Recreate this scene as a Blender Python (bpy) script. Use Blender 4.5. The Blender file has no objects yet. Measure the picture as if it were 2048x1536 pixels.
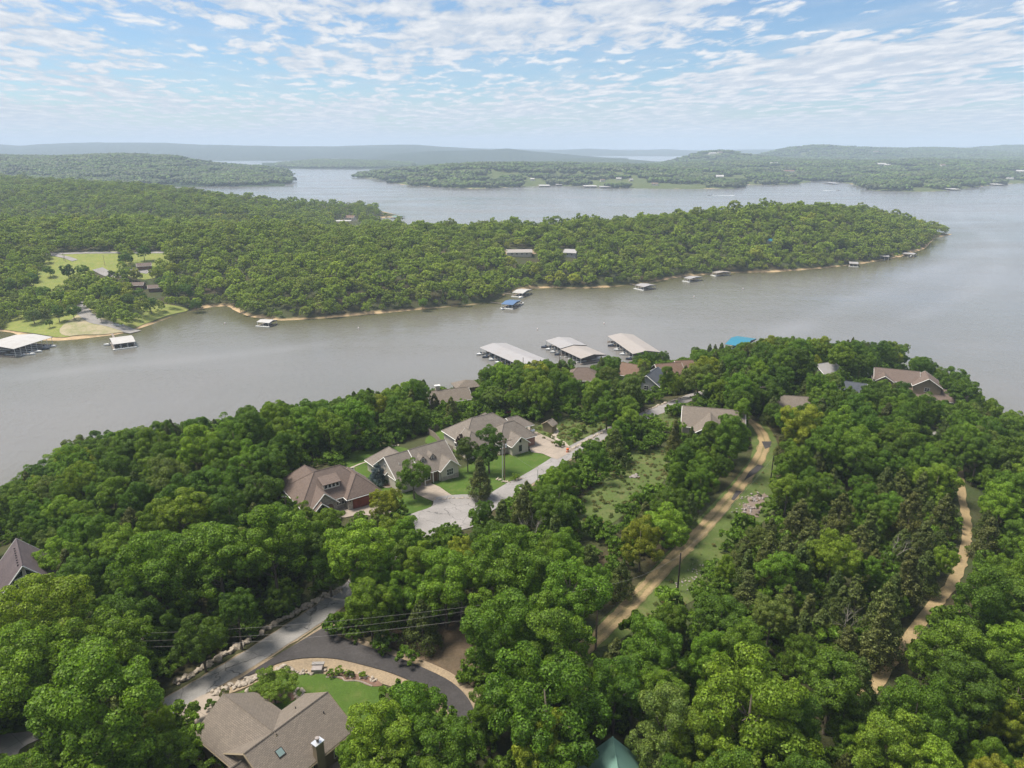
import bpy, bmesh, math, random
import numpy as np
from mathutils import Vector, Matrix

scene = bpy.context.scene
COL = scene.collection
R = math.radians

# ------------------------------------------------------------------ camera, sky, sun, exposure
_pitch = math.atan((768.0 - 293.0) / 1420.0)
cam_data = bpy.data.cameras.new('camera')
cam_data.sensor_fit = 'HORIZONTAL'; cam_data.sensor_width = 36.0; cam_data.lens = 36.0 * 1420.0 / 2048.0
cam_data.clip_start = 1.0; cam_data.clip_end = 90000.0
cam = bpy.data.objects.new('camera', cam_data); COL.objects.link(cam)
cam.location = (0, 0, 110.0); cam.rotation_euler = (math.pi / 2 - _pitch, 0, 0)
scene.camera = cam

SUN_DIR = Vector((-0.50, 0.12, 1.0)).normalized()          # towards the sun
world = bpy.data.worlds.new('World'); scene.world = world; world.use_nodes = True
wn, wl = world.node_tree.nodes, world.node_tree.links
wn.clear()
def W(t, **kw):
    n = wn.new(t)
    for k, v in kw.items(): setattr(n, k, v)
    return n
def wmath(op, a, b=None, c=None):
    n = W('ShaderNodeMath', operation=op)
    for i, v in enumerate((a, b, c)):
        if v is None: continue
        if isinstance(v, (int, float)): n.inputs[i].default_value = v
        else: wl.new(v, n.inputs[i])
    return n.outputs[0]
def wramp(src, a, b):
    n = W('ShaderNodeMapRange', interpolation_type='SMOOTHSTEP')
    wl.new(src, n.inputs[0]); n.inputs[1].default_value = a; n.inputs[2].default_value = b
    return n.outputs[0]
sky = W('ShaderNodeTexSky', sky_type='NISHITA', sun_disc=False)
sky.sun_elevation = math.asin(SUN_DIR.z); sky.sun_rotation = math.atan2(SUN_DIR.x, SUN_DIR.y)
sky.altitude = 300; sky.air_density = 1.0; sky.dust_density = 0.6; sky.ozone_density = 1.6
tc = W('ShaderNodeTexCoord'); sp = W('ShaderNodeSeparateXYZ'); wl.new(tc.outputs['Generated'], sp.inputs[0])
zz = wmath('ADD', wmath('MAXIMUM', sp.outputs[2], 0.0), 0.050)
uu = wmath('DIVIDE', sp.outputs[0], zz); vv = wmath('DIVIDE', sp.outputs[1], zz)
cv = W('ShaderNodeCombineXYZ'); wl.new(wmath('ADD', uu, wmath('MULTIPLY', vv, 0.12)), cv.inputs[0]); wl.new(wmath('MULTIPLY', vv, 0.55), cv.inputs[1])
def wnoise(scale, detail, rough, off, dist=0.0):
    m = W('ShaderNodeVectorMath', operation='ADD'); wl.new(cv.outputs[0], m.inputs[0]); m.inputs[1].default_value = off
    n = W('ShaderNodeTexNoise'); wl.new(m.outputs[0], n.inputs['Vector'])
    n.inputs['Scale'].default_value = scale; n.inputs['Detail'].default_value = detail; n.inputs['Roughness'].default_value = rough; n.inputs['Distortion'].default_value = dist
    return n.outputs['Fac']
puffs = wnoise(4.6, 8, 0.60, (3.1, 7.4, 0), 0.3)
banks = wnoise(0.55, 3, 0.5, (11.7, 2.3, 0))
wisps = wnoise(1.3, 6, 0.62, (5.2, 21.0, 0), 0.4)
cover = wmath('ADD', puffs, wmath('MULTIPLY', wmath('SUBTRACT', banks, 0.44), 0.80))
thick = wramp(cover, 0.43, 0.60)
thin = wmath('MULTIPLY', wramp(wisps, 0.40, 0.72), 0.45)
bank2 = wnoise(0.22, 5, 0.6, (1.4, 33.0, 0), 0.5)
bankm = wmath('MULTIPLY', wmath('MULTIPLY', wramp(bank2, 0.42, 0.56), wramp(sp.outputs[2], 0.066, 0.03)), 0.92)
mask = wmath('MULTIPLY', wmath('MAXIMUM', wmath('MAXIMUM', thick, thin), bankm), 0.97)
low = wmath('MULTIPLY', wramp(sp.outputs[2], 0.06, 0.0), 0.30)
ccol = W('ShaderNodeMix', data_type='RGBA'); ccol.inputs[6].default_value = (4.2, 4.7, 5.4, 1); ccol.inputs[7].default_value = (6.5, 6.55, 6.65, 1)
wl.new(wramp(puffs, 0.4, 0.7), ccol.inputs[0])
mx = W('ShaderNodeMix', data_type='RGBA'); wl.new(mask, mx.inputs[0]); skc = W('ShaderNodeMix', data_type='RGBA', blend_type='MULTIPLY'); skc.inputs[0].default_value = 1.0; wl.new(sky.outputs[0], skc.inputs[6]); skc.inputs[7].default_value = (.66, .80, .92, 1)
wl.new(skc.outputs[2], mx.inputs[6]); wl.new(ccol.outputs[2], mx.inputs[7])
mh = W('ShaderNodeMix', data_type='RGBA'); wl.new(low, mh.inputs[0]); wl.new(mx.outputs[2], mh.inputs[6]); mh.inputs[7].default_value = (3.2, 3.9, 4.5, 1)
bg = W('ShaderNodeBackground'); bg.inputs[1].default_value = 0.068; wl.new(mh.outputs[2], bg.inputs[0])
wo = W('ShaderNodeOutputWorld'); wl.new(bg.outputs[0], wo.inputs[0])
world.cycles.sampling_method = 'MANUAL'; world.cycles.sample_map_resolution = 512

sun_data = bpy.data.lights.new('sun', 'SUN'); sun_data.energy = 3.2; sun_data.angle = R(20.0); sun_data.color = (1.0, 0.94, 0.83)
sun = bpy.data.objects.new('sun', sun_data); COL.objects.link(sun)
sun.rotation_euler = SUN_DIR.to_track_quat('Z', 'Y').to_euler(); sun.location = (0, 0, 400)

scene.view_settings.view_transform = 'Standard'; scene.view_settings.look = 'None'
scene.view_settings.exposure = 1.07; scene.view_settings.gamma = 1.0; scene.view_settings.use_curve_mapping = False
cy = scene.cycles
cy.max_bounces = 6; cy.diffuse_bounces = 3; cy.glossy_bounces = 2; cy.transmission_bounces = 3; cy.volume_bounces = 1; cy.transparent_max_bounces = 4
cy.use_denoising = True; cy.denoising_prefilter = 'FAST'; cy.caustics_reflective = False; cy.caustics_refractive = False

# ------------------------------------------------------------------ geometry of the place (numpy only)
F_PX, CX, CY, Y0, HC = 1420.0, 1024.0, 768.0, 293.0, 110.0
PITCH = math.atan((CY - Y0) / F_PX)
SP, CP = math.sin(PITCH), math.cos(PITCH)

def ray(px, py):
    r, u = (px - CX) / F_PX, (CY - py) / F_PX
    return r, CP + SP * u, -SP + CP * u

def P(px, py, z=0.0):
    """point on the level z seen at pixel (px, py) of the 2048 x 1536 photograph"""
    d = ray(px, py)
    t = (z - HC) / d[2]
    return (d[0] * t, d[1] * t, z)

def Q(x, y, z):
    z = z - HC
    f = CP * y - SP * z
    u = SP * y + CP * z
    return CX + F_PX * x / f, CY - F_PX * u / f

def smooth(a, b, x):
    t = np.clip((x - a) / (b - a), 0, 1)
    return t * t * (3 - 2 * t)

def in_poly(x, y, poly):
    x = np.asarray(x, float); y = np.asarray(y, float)
    ins = np.zeros(x.shape, bool)
    n = len(poly)
    for i in range(n):
        x1, y1 = poly[i][:2]; x2, y2 = poly[(i + 1) % n][:2]
        if y1 == y2: continue
        c = ((y1 > y) != (y2 > y)) & (x < (x2 - x1) * (y - y1) / (y2 - y1) + x1)
        ins ^= c
    return ins

def poly_dist(x, y, poly, closed=True):
    d = np.full(np.shape(x), 1e9)
    n = len(poly)
    for i in range(n if closed else n - 1):
        x1, y1 = poly[i][:2]; x2, y2 = poly[(i + 1) % n][:2]
        dx, dy = x2 - x1, y2 - y1
        L = dx * dx + dy * dy + 1e-9
        t = np.clip(((x - x1) * dx + (y - y1) * dy) / L, 0, 1)
        d = np.minimum(d, (x - x1 - t * dx) ** 2 + (y - y1 - t * dy) ** 2)
    return np.sqrt(d)

_perm = np.random.RandomState(5).permutation(512)
_val = np.random.RandomState(6).rand(512) * 2 - 1
def vnoise(x, y):
    xi = np.floor(x).astype(int); yi = np.floor(y).astype(int)
    fx = x - xi; fy = y - yi
    fx = fx * fx * (3 - 2 * fx); fy = fy * fy * (3 - 2 * fy)
    def g(a, b): return _val[(_perm[a & 511] + b) & 511]
    return (g(xi, yi) * (1 - fx) + g(xi + 1, yi) * fx) * (1 - fy) + (g(xi, yi + 1) * (1 - fx) + g(xi + 1, yi + 1) * fx) * fy
def fbm(x, y, n=4):
    s = 0; a = 1.0
    for i in range(n):
        s = s + a * vnoise(x + 17.3 * i, y - 9.1 * i); x = x * 2.03; y = y * 2.03; a *= 0.5
    return s

def smooth_line(pts, n=6, closed=False):
    """Catmull-Rom through the points"""
    pts = [tuple(p) for p in pts]; out = []; m = len(pts)
    for i in range(m if closed else m - 1):
        p0 = pts[(i - 1) % m] if (closed or i > 0) else pts[0]
        p1 = pts[i]; p2 = pts[(i + 1) % m]
        p3 = pts[(i + 2) % m] if (closed or i + 2 < m) else pts[-1]
        for k in range(n):
            t = k / n
            out.append(tuple(0.5 * (2 * b + (c - a) * t + (2 * a - 5 * b + 4 * c - d) * t * t + (3 * b - a - 3 * c + d) * t ** 3) for a, b, c, d in zip(p0, p1, p2, p3)))
    if not closed: out.append(pts[-1])
    return out

# canopy line of the near ridge against the lake, as seen (tree tops about 13 m above the shore)
CANOPY = [(-420, 1180), (-200, 1060), (0, 958), (60, 925), (150, 882), (250, 857), (400, 838), (520, 812), (640, 803), (720, 788), (800, 775), (860, 762), (930, 740),
          (1000, 732), (1060, 726), (1180, 722), (1300, 708), (1440, 696), (1540, 680), (1640, 682), (1750, 688), (1810, 692), (1870, 730), (1930, 752), (1990, 798),
          (2048, 838), (2200, 930), (2500, 1080)]
NEAR = [P(a, b, 13.0)[:2] for a, b in CANOPY]
NEAR = smooth_line(NEAR, 4) + [(420, -60), (380, -300), (-380, -300), (-420, -60)]
MID_FRONT = [(-900, 705), (-300, 682), (-60, 655), (20, 665), (70, 680), (110, 682), (160, 678), (250, 667), (300, 650), (345, 634), (385, 622), (420, 614), (455, 612), (470, 622), (500, 634), (560, 641), (640, 637),
             (720, 630), (800, 623), (880, 615), (940, 610), (985, 604), (1000, 596), (1012, 586), (1060, 577), (1110, 575), (1160, 577), (1220, 574), (1290, 567), (1360, 554), (1450, 546), (1550, 544), (1640, 537), (1720, 528), (1800, 514),
             (1850, 497), (1860, 486), (1872, 475), (1905, 469)]
MID = [P(a, b)[:2] for a, b in MID_FRONT]
MID += [P(a, b, z)[:2] for a, b, z in [(1912, 462, 4), (1880, 446, 14), (1820, 424, 22), (1740, 409, 30), (1600, 408, 30), (1450, 418, 32), (1300, 428, 32), (1100, 436, 30), (960, 440, 28), (860, 446, 22), (800, 448, 10)]]
MID += [P(a, b)[:2] for a, b in [(740, 446), (690, 447), (660, 444), (690, 440), (760, 436), (800, 433)]]
MID += [P(a, b, z)[:2] for a, b, z in [(806, 430, 2), (770, 420, 3), (740, 412, 4), (640, 406, 7), (540, 398, 16), (420, 384, 24), (300, 373, 26), (150, 361, 26), (0, 352, 28), (-300, 348, 28), (-900, 348, 28)]]
FAR_FRONT = [(2900, 352), (2400, 358), (2048, 366), (1975, 372), (1910, 380), (1850, 384), (1740, 381), (1722, 374), (1690, 366), (1660, 362), (1630, 362), (1600, 368), (1540, 370), (1482, 369), (1478, 377), (1380, 378), (1240, 376), (1110, 371),
             (1075, 372), (950, 378), (870, 374), (800, 369), (776, 363), (758, 358), (712, 355), (716, 350), (790, 341), (880, 338)]
FAR = [P(a, b)[:2] for a, b in FAR_FRONT]
FAR += [P(a, b)[:2] for a, b in [(1000, 337), (1130, 337), (1250, 334)]] + [(1500, 5200), (2600, 8500), (9000, 8500)]

class Grid:
    def __init__(s, x0, x1, y0, y1, st):
        s.x0, s.y0, s.st = x0, y0, st
        s.xs = np.arange(x0, x1 + st * .5, st); s.ys = np.arange(y0, y1 + st * .5, st)
        s.X, s.Y = np.meshgrid(s.xs, s.ys)
        s.Z = np.zeros_like(s.X)
    def inside(s, x, y):
        return (x >= s.xs[0]) & (x <= s.xs[-1]) & (y >= s.ys[0]) & (y <= s.ys[-1])
    def h(s, x, y):
        u = np.clip((x - s.x0) / s.st, 0, len(s.xs) - 1.001); v = np.clip((y - s.y0) / s.st, 0, len(s.ys) - 1.001)
        i = np.floor(u).astype(int); j = np.floor(v).astype(int); a = u - i; b = v - j
        return (s.Z[j, i] * (1 - a) + s.Z[j, i + 1] * a) * (1 - b) + (s.Z[j + 1, i] * (1 - a) + s.Z[j + 1, i + 1] * a) * b

def bump(X, Y, px, py, z, rx, ry, amp, ang=0):
    cx, cy = P(px, py, z)[:2]
    c, s_ = math.cos(ang), math.sin(ang)
    u = (X - cx) * c + (Y - cy) * s_; v = -(X - cx) * s_ + (Y - cy) * c
    return amp * np.exp(-(u / rx) ** 2 - (v / ry) ** 2)

GN = Grid(-440, 430, -120, 420, 2.5)
d = poly_dist(GN.X, GN.Y, NEAR); ins = in_poly(GN.X, GN.Y, NEAR)
GN.Z = np.where(ins, 40 * (1 - np.exp(-d / 62)) + 1.3 * fbm(GN.X / 60, GN.Y / 60) * smooth(10, 60, d), -np.minimum(d * .3, 4))
GM = Grid(-1900, 1000, 380, 2300, 9.0)
d = poly_dist(GM.X, GM.Y, MID); ins = in_poly(GM.X, GM.Y, MID)
DMID = d
hm = 28 * (1 - np.exp(-d / 75)) + bump(GM.X, GM.Y, 1620, 425, 40, 250, 120, 17, .2) * smooth(0, 110, d)
hm = hm + (16 * np.exp(-((GM.X + 1000) / 600) ** 2 - ((GM.Y - 1650) / 420) ** 2) + 6 * np.exp(-((GM.X + 420) / 300) ** 2 - ((GM.Y - 1250) / 200) ** 2)) * smooth(0, 120, d) + 3.0 * fbm(GM.X / 160, GM.Y / 160) * smooth(10, 120, d)
valley = [P(668, 445, 2)[:2], (-230, 880), (-420, 910), (-700, 940), (-1200, 980)]
hm = hm - 17 * np.exp(-(poly_dist(GM.X, GM.Y, valley, False) / 100) ** 2) * smooth(0, 120, d)
hm = hm * (1 - .62 * np.exp(-((GM.X + 250) / 190) ** 2 - ((GM.Y - 1270) / 150) ** 2))
park = P(180, 590, 10)
hm = hm * (1 - .55 * np.exp(-((GM.X - park[0]) / 130) ** 2 - ((GM.Y - park[1]) / 90) ** 2))
GM.Z = np.where(ins, hm, -np.minimum(d * .3, 4))
GF = Grid(-1500, 7000, 1500, 9000, 45.0)
d = poly_dist(GF.X, GF.Y, FAR); ins = in_poly(GF.X, GF.Y, FAR)
DFAR = d
hf = 30 * (1 - np.exp(-d / 240)) + bump(GF.X, GF.Y, 900, 347, 20, 420, 260, 22) * smooth(0, 220, d)
HILLS = [(1425, 4300, 220, 330, 46), (1500, 4200, 300, 450, 20), (1625, 5400, 330, 500, 66), (1730, 5700, 420, 600, 62), (1880, 6000, 500, 700, 62), (2040, 6900, 700, 800, 84), (1290, 3900, 260, 420, -16), (1480, 4300, 60, 300, -12), (1800, 5400, 260, 300, -14), (1660, 3600, 300, 200, 10), (1560, 4300, 110, 400, -14), (1780, 3300, 600, 300, 8), (2000, 3600, 600, 400, 10)]
for (px, D, rx, ry, z) in HILLS:
    r = ray(px, 293); cx = r[0] / r[1] * D
    hf = hf + z * np.exp(-((GF.X - cx) / rx) ** 2 - ((GF.Y - D) / ry) ** 2) * smooth(0, 300, d)
hf = hf + 7 * fbm(GF.X / 520, GF.Y / 520) * smooth(60, 400, d)
GF.Z = np.where(ins, hf, -np.minimum(d * .2, 6))

def hgt(x, y):
    x = np.asarray(x, float); y = np.asarray(y, float)
    z = np.maximum(np.where(GN.inside(x, y), GN.h(x, y), -9), np.where(GM.inside(x, y), GM.h(x, y), -9))
    z = np.maximum(z, np.where(GF.inside(x, y), GF.h(x, y), -9))
    return np.maximum(z, 0.0)

def G(px, py, dz=0.0, tmax=9000):
    """first point of the ground (raised by dz) on the ray through pixel (px, py)"""
    d = ray(px, py)
    t = np.geomspace(20, tmax, 1500)
    x, y, z = d[0] * t, d[1] * t, HC + d[2] * t
    g = z - (hgt(x, y) + dz)
    k = np.nonzero(g <= 0)[0]
    if not len(k): return P(px, py, 0)
    lo, hi = t[max(k[0] - 1, 0)], t[k[0]]
    for _ in range(22):
        m = (lo + hi) / 2
        if HC + d[2] * m - (float(hgt(d[0] * m, d[1] * m)) + dz) <= 0: hi = m
        else: lo = m
    return (d[0] * hi, d[1] * hi, HC + d[2] * hi)
# ------------------------------------------------------------------ materials
MATS = {}
def nmat(name):
    m = bpy.data.materials.new(name); m.use_nodes = True
    MATS[name] = m
    return m, m.node_tree.nodes, m.node_tree.links, m.node_tree.nodes['Principled BSDF']
def nz(nt, scale, detail=4, rough=.55, coord='Object', sc=None):
    n, l = nt.nodes, nt.links
    t = n.new('ShaderNodeTexCoord'); x = n.new('ShaderNodeTexNoise')
    x.inputs['Scale'].default_value = scale; x.inputs['Detail'].default_value = detail; x.inputs['Roughness'].default_value = rough
    if sc:
        mp = n.new('ShaderNodeMapping'); mp.inputs['Scale'].default_value = sc
        l.new(t.outputs[coord], mp.inputs[0]); l.new(mp.outputs[0], x.inputs['Vector'])
    else: l.new(t.outputs[coord], x.inputs['Vector'])
    return x.outputs['Fac']
def mrange(nt, src, a, b, c=0., d=1.):
    n = nt.nodes.new('ShaderNodeMapRange'); nt.links.new(src, n.inputs[0])
    for i, v in enumerate((a, b, c, d)): n.inputs[i + 1].default_value = v
    return n.outputs[0]
def mixc(nt, fac, a, b, blend='MIX'):
    n = nt.nodes.new('ShaderNodeMix'); n.data_type = 'RGBA'; n.blend_type = blend
    for i, v in ((0, fac), (6, a), (7, b)):
        if isinstance(v, (int, float)): n.inputs[i].default_value = v
        elif isinstance(v, tuple): n.inputs[i].default_value = (*v[:3], 1)
        else: nt.links.new(v, n.inputs[i])
    return n.outputs[2]
def nmath(nt, op, a, b=0.0):
    n = nt.nodes.new('ShaderNodeMath'); n.operation = op
    for i, v in enumerate((a, b)):
        if isinstance(v, (int, float)): n.inputs[i].default_value = v
        else: nt.links.new(v, n.inputs[i])
    return n.outputs[0]
def add_bump(nt, bsdf, h, strength=.4, dist=.05):
    b = nt.nodes.new('ShaderNodeBump'); b.inputs['Strength'].default_value = strength; b.inputs['Distance'].default_value = dist
    nt.links.new(h, b.inputs['Height']); nt.links.new(b.outputs[0], bsdf.inputs['Normal'])
def plain(name, c1, c2=None, scale=2., rough=.8, metal=0., bump=0., spec=.3, coord='Object', fine=0.):
    m, n, l, b = nmat(name)
    b.inputs['Roughness'].default_value = rough; b.inputs['Metallic'].default_value = metal
    b.inputs['Specular IOR Level'].default_value = spec
    c2 = c2 or tuple(v * .72 for v in c1)
    f = mrange(m.node_tree, nz(m.node_tree, scale, 5, .62, coord), .3, .7)
    col = mixc(m.node_tree, f, c1, c2)
    if fine:
        g = mrange(m.node_tree, nz(m.node_tree, scale * 14, 2, .6, coord), .25, .75, 1 - fine, 1 + fine)
        col = mixc(m.node_tree, 1.0, col, g, 'MULTIPLY')
    l.new(col, b.inputs['Base Color'])
    if bump: add_bump(m.node_tree, b, nz(m.node_tree, scale * 6, 4), bump, .05)
    return m

def shingles(name, c1, c2, c3):
    m, n, l, b = nmat(name); nt = m.node_tree
    uv = n.new('ShaderNodeUVMap')
    br = n.new('ShaderNodeTexBrick'); l.new(uv.outputs[0], br.inputs['Vector'])
    br.inputs['Color1'].default_value = (*c1, 1); br.inputs['Color2'].default_value = (*c2, 1); br.inputs['Mortar'].default_value = (*[v * .45 for v in c1], 1)
    br.inputs['Scale'].default_value = 1; br.inputs['Brick Width'].default_value = .42; br.inputs['Row Height'].default_value = .21
    br.inputs['Mortar Size'].default_value = .022; br.inputs['Mortar Smooth'].default_value = .2; br.inputs['Bias'].default_value = 0.0
    f = mrange(nt, nz(nt, .5, 5, .6), .35, .7)
    col = mixc(nt, nmath(nt, 'MULTIPLY', f, .45), br.outputs['Color'], c3)
    g = mrange(nt, nz(nt, 22, 2, .6), .3, .7, .72, 1.25)
    col = mixc(nt, 1.0, col, g, 'MULTIPLY')
    l.new(col, b.inputs['Base Color']); b.inputs['Roughness'].default_value = .93; b.inputs['Specular IOR Level'].default_value = .15
    add_bump(nt, b, br.outputs['Fac'], -.35, .02)
    return m
def masonry(name, c1, c2, mortar, w, h, ms=.012):
    m, n, l, b = nmat(name); nt = m.node_tree
    uv = n.new('ShaderNodeUVMap'); br = n.new('ShaderNodeTexBrick'); l.new(uv.outputs[0], br.inputs['Vector'])
    br.inputs['Color1'].default_value = (*c1, 1); br.inputs['Color2'].default_value = (*c2, 1); br.inputs['Mortar'].default_value = (*mortar, 1)
    br.inputs['Scale'].default_value = 1; br.inputs['Brick Width'].default_value = w; br.inputs['Row Height'].default_value = h; br.inputs['Mortar Size'].default_value = ms
    g = mrange(nt, nz(nt, 3, 4, .6), .3, .7, .75, 1.15)
    l.new(mixc(nt, 1.0, br.outputs['Color'], g, 'MULTIPLY'), b.inputs['Base Color']); b.inputs['Roughness'].default_value = .9
    add_bump(nt, b, br.outputs['Fac'], -.3, .02)
    return m
def ribbed(name, c, rough=.45, metal=.0, rib=.35, dirt=(.25, .2, .15)):
    m, n, l, b = nmat(name); nt = m.node_tree
    uv = n.new('ShaderNodeUVMap'); wv = n.new('ShaderNodeTexWave'); l.new(uv.outputs[0], wv.inputs['Vector'])
    wv.inputs['Scale'].default_value = 1 / rib / 3.14 * 1.6; wv.wave_profile = 'SAW'
    f = mrange(nt, nz(nt, .25, 5, .65), .45, .75)
    col = mixc(nt, nmath(nt, 'MULTIPLY', f, .35), c, dirt)
    l.new(col, b.inputs['Base Color']); b.inputs['Roughness'].default_value = rough; b.inputs['Metallic'].default_value = metal
    add_bump(nt, b, mrange(nt, wv.outputs['Fac'], .85, 1.0), .3, .03)
    return m

def leaf_mat(name, var=.35, trans=.3):
    """leaf colour comes from each tree's own tint"""
    m, n, l, b = nmat(name); nt = m.node_tree
    at = n.new('ShaderNodeAttribute'); at.attribute_type = 'INSTANCER'; at.attribute_name = 'tint'
    ge = n.new('ShaderNodeNewGeometry')
    v = mrange(nt, ge.outputs['Random Per Island'], 0, 1, 1 - var, 1 + var)
    col = mixc(nt, 1.0, at.outputs['Color'], v, 'MULTIPLY')
    f = mrange(nt, nz(nt, .55, 3, .6), .35, .7)
    col = mixc(nt, f, col, mixc(nt, 1.0, col, (1.35, 1.22, .85), 'MULTIPLY'))
    l.new(col, b.inputs['Base Color']); b.inputs['Roughness'].default_value = .55; b.inputs['Specular IOR Level'].default_value = .25
    t = n.new('ShaderNodeBsdfTranslucent'); l.new(mixc(nt, 1.0, col, (1.3, 1.35, .6), 'MULTIPLY'), t.inputs[0])
    mx = n.new('ShaderNodeMixShader'); mx.inputs[0].default_value = trans
    l.new(b.outputs[0], mx.inputs[1]); l.new(t.outputs[0], mx.inputs[2]); l.new(mx.outputs[0], n['Material Output'].inputs[0])
    return m
leaf_mat('leaf', .6, .42); leaf_mat('needle', .6, .2); leaf_mat('far_leaf', .65, .36)

plain('bark', (.16, .13, .10), (.09, .075, .06), 3, .95, bump=.5)
plain('pale_bark', (.27, .245, .215), (.17, .15, .13), 3, .9)
shingles('shingle_tan', (.225, .188, .155), (.17, .142, .118), (.15, .128, .108))
shingles('shingle_brown', (.190, .143, .120), (.142, .108, .093), (.155, .12, .105))
shingles('shingle_grey', (.215, .182, .155), (.165, .142, .123), (.24, .21, .18))
shingles('shingle_plum', (.13, .105, .11), (.10, .082, .088), (.15, .12, .12))
shingles('shingle_rust', (.215, .135, .10), (.165, .108, .083), (.18, .13, .10))
shingles('shingle_slate', (.085, .095, .115), (.065, .075, .09), (.11, .11, .12))
ribbed('metal_green', (.13, .235, .195), .42, rib=.45, dirt=(.12, .19, .155))
ribbed('metal_white', (.42, .40, .38), .5, rib=.6)
ribbed('metal_tan', (.31, .275, .25), .5, rib=.6)
ribbed('metal_grey', (.31, .295, .295), .5, rib=.6)
ribbed('metal_blue', (.02, .17, .25), .4, rib=.5, dirt=(.05, .18, .25))
ribbed('metal_steel_blue', (.075, .14, .26), .45, rib=.5, dirt=(.1, .15, .24))
plain('stucco_cream', (.50, .455, .385), (.44, .40, .335), .6, .9)
plain('siding_tan', (.27, .215, .145), (.22, .175, .12), .7, .85)
plain('siding_grey', (.38, .37, .36), (.33, .32, .31), .7, .85)
plain('wood_brown', (.17, .095, .06), (.11, .065, .045), 1.5, .75)
masonry('stone_wall', (.40, .35, .30), (.24, .20, .17), (.42, .38, .33), .45, .22, .02)
masonry('brick_red', (.27, .12, .085), (.20, .09, .07), (.35, .30, .26), .23, .08, .008)
plain('garage_red', (.20, .055, .035), (.13, .035, .025), 1.2, .6)
plain('white_trim', (.72, .70, .66), (.62, .60, .56), 1, .6)
plain('dark_trim', (.035, .03, .028), None, 1, .6)
def concrete(name, c1, c2):
    m, n, l, b = nmat(name); nt = m.node_tree
    t = n.new('ShaderNodeTexCoord'); mp = n.new('ShaderNodeMapping'); mp.inputs['Rotation'].default_value = (0, 0, .62); l.new(t.outputs['Object'], mp.inputs[0])
    br = n.new('ShaderNodeTexBrick'); br.offset = 0; l.new(mp.outputs[0], br.inputs['Vector']); br.inputs['Scale'].default_value = 1; br.inputs['Brick Width'].default_value = 3.2; br.inputs['Row Height'].default_value = 3.2; br.inputs['Mortar Size'].default_value = .035
    br.inputs['Color1'].default_value = (*c1, 1); br.inputs['Color2'].default_value = (*[v * .93 for v in c1], 1); br.inputs['Mortar'].default_value = (*[v * .55 for v in c1], 1)
    col = mixc(nt, mrange(nt, nz(nt, .3, 6, .68), .4, .72), br.outputs['Color'], c2)
    col = mixc(nt, 1.0, col, mrange(nt, nz(nt, 5, 3, .7), .25, .75, .88, 1.1), 'MULTIPLY')
    l.new(col, b.inputs['Base Color']); b.inputs['Roughness'].default_value = .9; b.inputs['Specular IOR Level'].default_value = .2
concrete('concrete', (.33, .275, .225), (.245, .205, .17))
concrete('concrete_grey', (.28, .262, .25), (.21, .195, .185))
plain('galvanised', (.75, .76, .78), (.6, .61, .63), 1, .3, metal=.6)
plain('pole_wood', (.22, .16, .12), (.15, .11, .085), 1, .9)
plain('pole_dark', (.045, .036, .032), None, 1, .85)
plain('wire', (.30, .28, .27), None, 1, .6)
plain('wire_dark', (.05, .05, .05), None, 1, .6)
plain('orange_plastic', (.62, .13, .03), None, 1, .5)
plain('rock_pale', (.43, .37, .305), (.27, .225, .18), 1.1, .95, bump=.5)
plain('rock_grey', (.34, .30, .28), (.22, .19, .18), 1.3, .95, bump=.5)
plain('deck_wood', (.27, .22, .18), (.2, .165, .135), .8, .85)
plain('float_white', (.66, .65, .62), (.5, .5, .48), 1, .6)
plain('float_dark', (.06, .058, .055), None, 1, .7)
plain('boat_white', (.74, .74, .73), (.66, .66, .66), 1, .3, spec=.5)
plain('boat_dark', (.05, .06, .09), None, 1, .3, spec=.5)
plain('boat_red', (.35, .05, .04), None, 1, .35, spec=.5)
plain('paint_green', (.03, .10, .06), None, 1, .35, spec=.5)
plain('paint_black', (.02, .02, .024), None, 1, .3, spec=.5)
plain('paint_red', (.28, .03, .03), None, 1, .35, spec=.5)
plain('tyre', (.02, .02, .02), None, 1, .85)
plain('mulch', (.20, .12, .085), (.13, .08, .06), 2, .95, fine=.3)
plain('foam', (.78, .79, .80), (.6, .62, .64), .5, .7)
m, n, l, b = nmat('glass'); b.inputs['Base Color'].default_value = (.02, .025, .03, 1); b.inputs['Roughness'].default_value = .08; b.inputs['Specular IOR Level'].default_value = .6
m, n, l, b = nmat('skylight_glass'); b.inputs['Base Color'].default_value = (.16, .22, .21, 1); b.inputs['Roughness'].default_value = .12

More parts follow.
